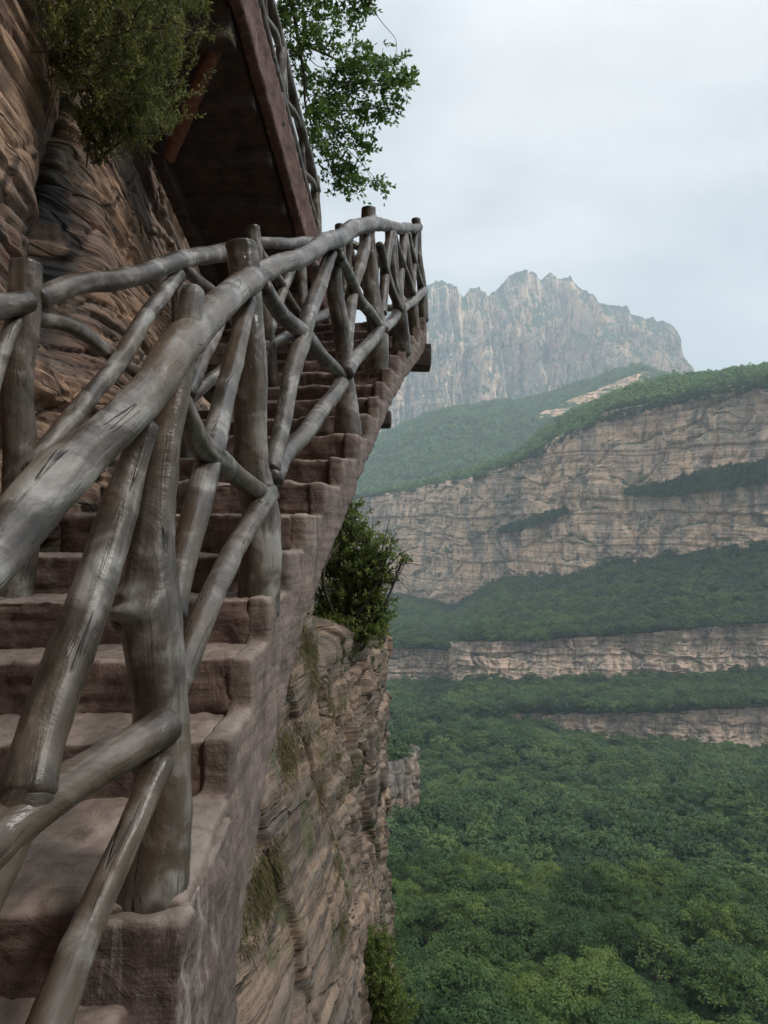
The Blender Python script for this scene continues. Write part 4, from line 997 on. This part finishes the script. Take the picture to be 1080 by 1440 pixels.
# ---- wooded shoulder hill and the high peak
yHt = kv({380: 640, 540: 610, 560: 600, 640: 574, 655: 571, 700: 566, 725: 570, 760: 562, 800: 549, 850: 532, 900: 516, 950: 532, 1000: 535, 1080: 540, 1350: 540})
G5 = terrain([(kv({380: 760, 1350: 700}), cst(1250)), (yHt + 60, cst(1500)), (yHt + 14, cst(1750)), (yHt, cst(1900)), (yHt + 25, cst(2150))], [20, 20, 16, 16], 'hillside', 16, .009, 85, M_HILL, npx=300)
def strip(name, pts_top, pts_bot, Yd, n=120):
    xs = np.linspace(pts_top[0][0], pts_top[-1][0], n)
    yt = np.interp(xs, [p[0] for p in pts_top], [p[1] for p in pts_top]); yb = np.interp(xs, [p[0] for p in pts_bot], [p[1] for p in pts_bot])
    t = np.linspace(0, 1, 24)[None, :, None]
    G = P(xs, yb, Yd - 25)[:, None, :] * (1 - t) + P(xs, yt, Yd)[:, None, :] * t
    G[..., 1] -= 14 * fbm(G * [.03, .03, .01], 4, 7) + 5 * fbm(G * [.01, .01, .12], 3, 9)
    bk = G[:, -1:, :].copy(); bk[..., 1] += 60; bk[..., 2] -= 5; G = np.concatenate([G, bk], 1)
    o = mesh_obj(name, G.reshape(-1, 3), grid_faces(G.shape[0], G.shape[1]), M_CLIFFA); tag(o, kind='structure'); return G
strip('cliff', [(752, 584), (790, 566), (840, 547), (880, 531), (914, 519)], [(752, 590), (790, 584), (840, 568), (880, 552), (914, 530)], 1420)

SIL = [(380, 560), (450, 520), (520, 455), (560, 425), (590, 404), (600, 398), (612, 393), (632, 391), (642, 399), (650, 414), (660, 407), (676, 404), (688, 414), (698, 402), (708, 392), (720, 383), (738, 377), (752, 378), (764, 385), (775, 380), (786, 381), (805, 384), (816, 398), (826, 405), (836, 420), (850, 427), (862, 424), (880, 432), (890, 440), (904, 446), (918, 444), (932, 450), (944, 466), (956, 482), (970, 500), (984, 517), (1010, 556), (1080, 620), (1200, 690)]
def peak():
    nU, nV = 900, 340
    px = np.linspace(380, 1150, nU); ys = np.interp(px, [p[0] for p in SIL], [p[1] for p in SIL])
    ys = ys + 7.0 * fbm(np.stack([px * .10, px * 0, px * 0], -1), 5, 111, .62) + 5 * np.abs(vn(np.stack([px * .13, px * 0, px * 0], -1), 4)) ** .6 - 2
    yb = np.interp(px, [380, 540, 640, 760, 900, 1150], [690, 650, 640, 640, 600, 720])
    yb = np.maximum(yb, ys + 25)
    t = np.linspace(0, 1, nV)
    Pb, Pt = P(px, yb, 2620 + 0 * px), P(px, ys, 3120 + 0 * px)
    # steep cliffs above, gentler apron below
    tY = np.interp(t, [0, .35, .42, .62, .68, 1], [0, .42, .46, .68, .8, 1.0])
    G = np.stack([Pb[:, None, 0] + (Pt - Pb)[:, None, 0] * t[None], Pb[:, None, 1] + (Pt - Pb)[:, None, 1] * tY[None], Pb[:, None, 2] + (Pt - Pb)[:, None, 2] * t[None]], -1)
    # keep x consistent with depth so the outline is a real volume
    q = np.stack([G[..., 0], G[..., 2] * .22, 0 * G[..., 0]], -1) / 160
    env = np.sin(np.pi * np.clip(t, 0, 1)) [None, :] ** .35
    ridge = 1 - np.abs(fbm(q * 1.3, 4, 113)) * 2
    q = q + .25 * np.stack([fbm(q * 2, 3, 31), fbm(q * 2, 3, 32), 0 * q[..., 0]], -1)
    d = 150 * ridge + 75 * (1 - np.abs(fbm(q * [3.5, 2.2, 1], 4, 115)) * 2) + 34 * (1 - 2 * np.abs(fbm(q * [10, 4, 1], 4, 117)))
    Z = G[..., 2]; o1, e1, v1, _, _ = beds(Z + 20 * fbm(q * 2, 2, 9), G[..., 0], 119, 25, 110, 90, -500, 1500)
    d += 34 * (o1 - .5) * e1 + 10 * v1
    G[..., 1] -= d * env - 60
    G[..., 0] += 14 * fbm(q * [3, 3, 1] + 5, 3, 121) * env
    bks = []
    for dy, dz in ((60, -.04), (300, -.45), (700, -1.1)):
        b = G[:, -1:, :].copy(); b[..., 1] += dy; b[..., 2] += dz * 420; bks.append(b)
    G = np.concatenate([G] + bks, 1)
    o = mesh_obj('mountain', G.reshape(-1, 3), grid_faces(G.shape[0], G.shape[1]), M_PEAK); tag(o, kind='structure'); return G
peak()
def ground_sheet():
    n = 60; a = np.linspace(-6000, 6000, n); X, Y = np.meshgrid(a, a, indexing='ij')
    Z = -168 + 0 * X
    o = mesh_obj('ground', np.stack([X, Y, Z], -1).reshape(-1, 3), grid_faces(n, n), M_SOIL); tag(o, kind='structure')
ground_sheet()

# ------------------------------------------------------------------ forest
def crown_mesh(seed, clumps, per, leaf, flat=.8):
    rg = np.random.default_rng(seed); C_, D_, N_, S_ = [], [], [], []
    for i in range(clumps):
        u = rnd_dirs(1, rg)[0]; u[2] = abs(u[2]) * 1.0 - .25
        rad = rg.uniform(.5, 1.15) * np.array([1.15, .95, flat]); c = u * rad * .8 + np.array([0, 0, .15]); r = rg.uniform(.14, .34)
        dd = rnd_dirs(per, rg); dd[:, 2] = np.abs(dd[:, 2]) * .9 + dd[:, 2] * .1
        pts = c + dd * r * rg.uniform(.7, 1.05, (per, 1)) * [1, 1, .7]
        C_.append(pts); N_.append(dd * .9 + [0, 0, .5] + rnd_dirs(per, rg) * .55); D_.append(rnd_dirs(per, rg)); S_.append(rg.uniform(.7, 1.3, per))
    C_, D_, N_, S_ = map(np.concatenate, (C_, D_, N_, S_))
    N_ /= np.linalg.norm(N_, axis=1, keepdims=True); D_ = D_ - N_ * (D_ * N_).sum(1, keepdims=True)
    return leaf_quads(C_, D_, N_, leaf * S_, leaf * .8 * S_)

def scatter_on(G, dens, rg, maxY=1e9):
    """sample points on a grid surface with the given density per square metre (plan area)"""
    a, b, c = G[:-1, :-1], G[1:, :-1], G[:-1, 1:]; d_ = G[1:, 1:]
    ar = np.abs(np.cross((b - a)[..., :2], (c - a)[..., :2])); lam = ar * dens(a) if callable(dens) else ar * dens
    k = rg.poisson(lam); idx = np.repeat(np.arange(k.size), k.ravel())
    s, t = rg.random((2, len(idx), 1)); A, B_, C2, D2 = (q.reshape(-1, 3)[idx] for q in (a, b, c, d_))
    return (A * (1 - s) + B_ * s) * (1 - t) + (C2 * (1 - s) + D2 * s) * t

rgF = np.random.default_rng(2024)
near_pts = scatter_on(G1, 1 / 13.0, rgF)
def in_view(p, m=0.04):
    u = p[:, 0] / p[:, 1]; v = (C + 3 - p[:, 2]) / p[:, 1]; return (u > -.02) & (u < .5 + m) & (v < .66 + m) & (p[:, 1] > 0)
vis = in_view(near_pts)
order = np.argsort(np.where(vis, near_pts[:, 1], 1e9))
indiv = near_pts[order[:300]]; rest = near_pts[order[300:]]
cut = indiv[:, 1].max()
inner = in_view(rest, .0); side = rest[(rest[:, 1] <= cut) & ~inner]; rest = rest[rest[:, 1] > cut]
# individual trees nearest to the camera
crown_vars = [crown_mesh(s, 46, 95, .068, fl) for s, fl in ((1, .8), (2, 1.0), (3, .7), (4, .9), (5, 1.1))]
protos = []
trunk_paths = [([np.array([0, 0, -1.6]), np.array([.03, .02, -.6]), np.array([0, .05, .3])], .09, .04), ([np.array([.02, 0, -.5]), np.array([.3, .1, .1]), np.array([.5, .2, .5])], .04, .015), ([np.array([.02, 0, -.4]), np.array([-.3, -.1, .2]), np.array([-.45, -.2, .5])], .04, .015)]
LBL = 'round crowned green tree in the near forest on the valley slope'
for i, (v, f) in enumerate(crown_vars):
    r_ = thing('forest_tree', LBL, 'tree', (0, 0, 0), 'nearest trees of the valley forest')
    cr_ = mesh_obj('crown', v, f, M_CROWN2, r_, False); tk = twigs_mesh('trunk', trunk_paths, M_BARK, r_); protos.append((r_, cr_, tk))
for i, p in enumerate(indiv):
    pr = protos[i % 5]
    if i < 5: r_, cr_, tk = pr
    else:
        r_ = pr[0].copy(); COL.objects.link(r_)
        for ch in pr[1:]:
            c_ = ch.copy(); COL.objects.link(c_); c_.parent = r_
    s = 1.8 + 2.9 * rgF.random() ** 1.6
    r_.location = (p[0], p[1], p[2] + s * rgF.uniform(.8, 1.5)); r_.rotation_euler = (0, 0, rgF.uniform(0, 6.28)); r_.scale = (s * rgF.uniform(.8, 1.3), s, s * rgF.uniform(.8, 1.35))

def forest(name, pts, smin, smax, variants, mat, label, lift=.7, sq=1.0):
    """one object: crown shapes plus scatter points in its own mesh; geometry nodes instance the first on the second"""
    vs, fs, var, off = [], [], [], 0
    for i, (v, f) in enumerate(variants):
        vs.append(v); fs.append(f + off); off += len(v); var.append(np.full(len(v), i))
    s = smin + (smax - smin) * rgF.random(len(pts)) ** 1.4; pp = pts.copy(); pp[:, 2] += s * lift + rgF.uniform(-.5, .7, len(pts)) * smin
    vs.append(pp); var.append(np.full(len(pp), -1)); allv = np.concatenate(vs); var = np.concatenate(var)
    sc_ = np.concatenate([np.ones(off), s])
    o = mesh_obj(name, allv, np.concatenate(fs), mat, None, False, None, {'variant': var, 'tree_size': sc_})
    tag(o, label, 'forest', kind='stuff')
    g = bpy.data.node_groups.new(name, 'GeometryNodeTree'); g.interface.new_socket('Geometry', in_out='INPUT', socket_type='NodeSocketGeometry'); g.interface.new_socket('Geometry', in_out='OUTPUT', socket_type='NodeSocketGeometry')
    N, L = g.nodes, g.links; gi, go = N.new('NodeGroupInput'), N.new('NodeGroupOutput')
    at = N.new('GeometryNodeInputNamedAttribute'); at.data_type = 'FLOAT'; at.inputs['Name'].default_value = 'variant'
    sz = N.new('GeometryNodeInputNamedAttribute'); sz.data_type = 'FLOAT'; sz.inputs['Name'].default_value = 'tree_size'
    def sep(val):
        c = N.new('FunctionNodeCompare'); c.data_type = 'FLOAT'; c.operation = 'EQUAL'; L.new(at.outputs[0], c.inputs[0]); c.inputs[1].default_value = val; c.inputs['Epsilon'].default_value = .1
        sg = N.new('GeometryNodeSeparateGeometry'); sg.domain = 'POINT'; L.new(gi.outputs[0], sg.inputs[0]); L.new(c.outputs[0], sg.inputs[1]); return sg.outputs[0]
    j = N.new('GeometryNodeJoinGeometry')
    for i in range(len(variants)):
        ti = N.new('GeometryNodeGeometryToInstance'); L.new(sep(i), ti.inputs[0]); L.new(ti.outputs[0], j.inputs[0])
    ip = N.new('GeometryNodeInstanceOnPoints'); L.new(sep(-1), ip.inputs['Points']); L.new(j.outputs[0], ip.inputs['Instance']); ip.inputs['Pick Instance'].default_value = True
    ri = N.new('FunctionNodeRandomValue'); ri.data_type = 'INT'; ri.inputs[4].default_value = 0; ri.inputs[5].default_value = len(variants) - 1; L.new(ri.outputs[2], ip.inputs['Instance Index'])
    rr = N.new('FunctionNodeRandomValue'); rr.data_type = 'FLOAT_VECTOR'; rr.inputs[0].default_value = (-.15, -.15, 0); rr.inputs[1].default_value = (.15, .15, 6.28); L.new(rr.outputs[0], ip.inputs['Rotation'])
    cx = N.new('ShaderNodeCombineXYZ'); mz = N.new('ShaderNodeMath'); mz.operation = 'MULTIPLY'; mz.inputs[1].default_value = sq
    L.new(sz.outputs[0], cx.inputs[0]); L.new(sz.outputs[0], cx.inputs[1]); L.new(sz.outputs[0], mz.inputs[0]); L.new(mz.outputs[0], cx.inputs[2]); L.new(cx.outputs[0], ip.inputs['Scale'])
    L.new(ip.outputs[0], go.inputs[0])
    md = o.modifiers.new('scatter', 'NODES'); md.node_group = g
    return o
mid_vars = [crown_mesh(s, 24, 36, .15, fl) for s, fl in ((11, 1.0), (12, 1.2), (13, .9), (14, 1.4))]
far_vars = [crown_mesh(s, 12, 16, .30, fl) for s, fl in ((21, 1.0), (22, 1.2), (23, 1.5))]
forest('valley_forest', side, 1.9, 4.4, crown_vars, M_CROWN2, 'green woodland around the edges of the nearest valley trees', 1.1)
forest('valley_forest', rest, 1.9, 4.6, mid_vars, M_CROWN, 'dense green woodland covering the valley slope below the cliffs')
def edge_pts(yy, YY, n, dy, fwd, lo=380, hi=1350):
    xs = rgF.uniform(lo, hi, n); return P(xs, np.interp(xs, KX, yy) + rgF.uniform(-1, 1, n) * dy, np.interp(xs, KX, YY) - rgF.uniform(0, 1, n) * fwd)
edges = np.concatenate([edge_pts(yCt, YCt, 520, 2.5, 8), edge_pts(yBt, YBt, 560, 3, 11), edge_pts(yCb + 4, YC, 420, 4, 12), edge_pts(yBb + 4, YB, 320, 4, 10), edge_pts(yAb + 5, YA, 420, 5, 18)])
forest('bench_forest', np.concatenate([edges, scatter_on(G2, 1 / 13.0, rgF), scatter_on(G3, 1 / 16.0, rgF)]), 2.2, 5.0, mid_vars, M_CROWN, 'strips of green woodland on the benches between the cliff bands')
# trees on the rim, and shrub ledges part-way up the big cliff
def px_line_pts(pts, n, spread, Yoff, rg):
    xs = rg.uniform(pts[0][0], pts[-1][0], n); yt = np.interp(xs, [p[0] for p in pts], [p[1] for p in pts]); h_ = np.interp(xs, [p[0] for p in pts], [p[2] for p in pts])
    Yb = np.interp(xs, KX, YA) - Yoff; return P(xs, yt + rg.uniform(0, 1, n) * h_, Yb)
rim = scatter_on(G4, 1 / 16.0, rgF)
ledge = np.concatenate([px_line_pts([(880, 692, 4), (930, 684, 16), (1000, 664, 28), (1080, 650, 30), (1350, 600, 30)], 2600, 0, 12, rgF), px_line_pts([(700, 748, 4), (730, 736, 12), (796, 716, 8)], 420, 0, 12, rgF), px_line_pts([(560, 778, 2), (640, 776, 4)], 60, 0, 10, rgF), px_line_pts([(380, 704, 5), (560, 694, 5), (640, 678, 5), (700, 664, 6), (760, 633, 8), (850, 585, 8), (1000, 551, 8), (1080, 539, 9), (1350, 500, 9)], 900, 0, 7, rgF)])
forest('rim_forest', rim, 2.6, 6.0, far_vars, M_RIM, 'band of bright green trees along the rim of the big cliff', .6, 1.3)
forest('ledge_shrubs', ledge, 1.8, 4.4, far_vars, M_CROWN, 'dark green shrubs lining the ledges of the big cliff', .3)
forest('shoulder_forest', scatter_on(G5, 1 / 70.0, rgF), 3.8, 8.5, far_vars, M_RIM, 'hazy woodland on the shoulder hill below the peak', .5)
# shrubs on top of the nub
ang_ = rgF.uniform(-.6, 2.6, 70); rr_ = rgF.uniform(.5, 1.0, 70)
nubp = np.stack([-9.5 + 18 * rr_ * np.sin(ang_), 212 - 15 * rr_ * np.cos(ang_), np.full(70, -56.5)], -1)
forest('nub_shrubs', nubp, 1.4, 2.8, mid_vars, M_CROWN, 'shrubs crowning the small rock buttress down the valley', .4)
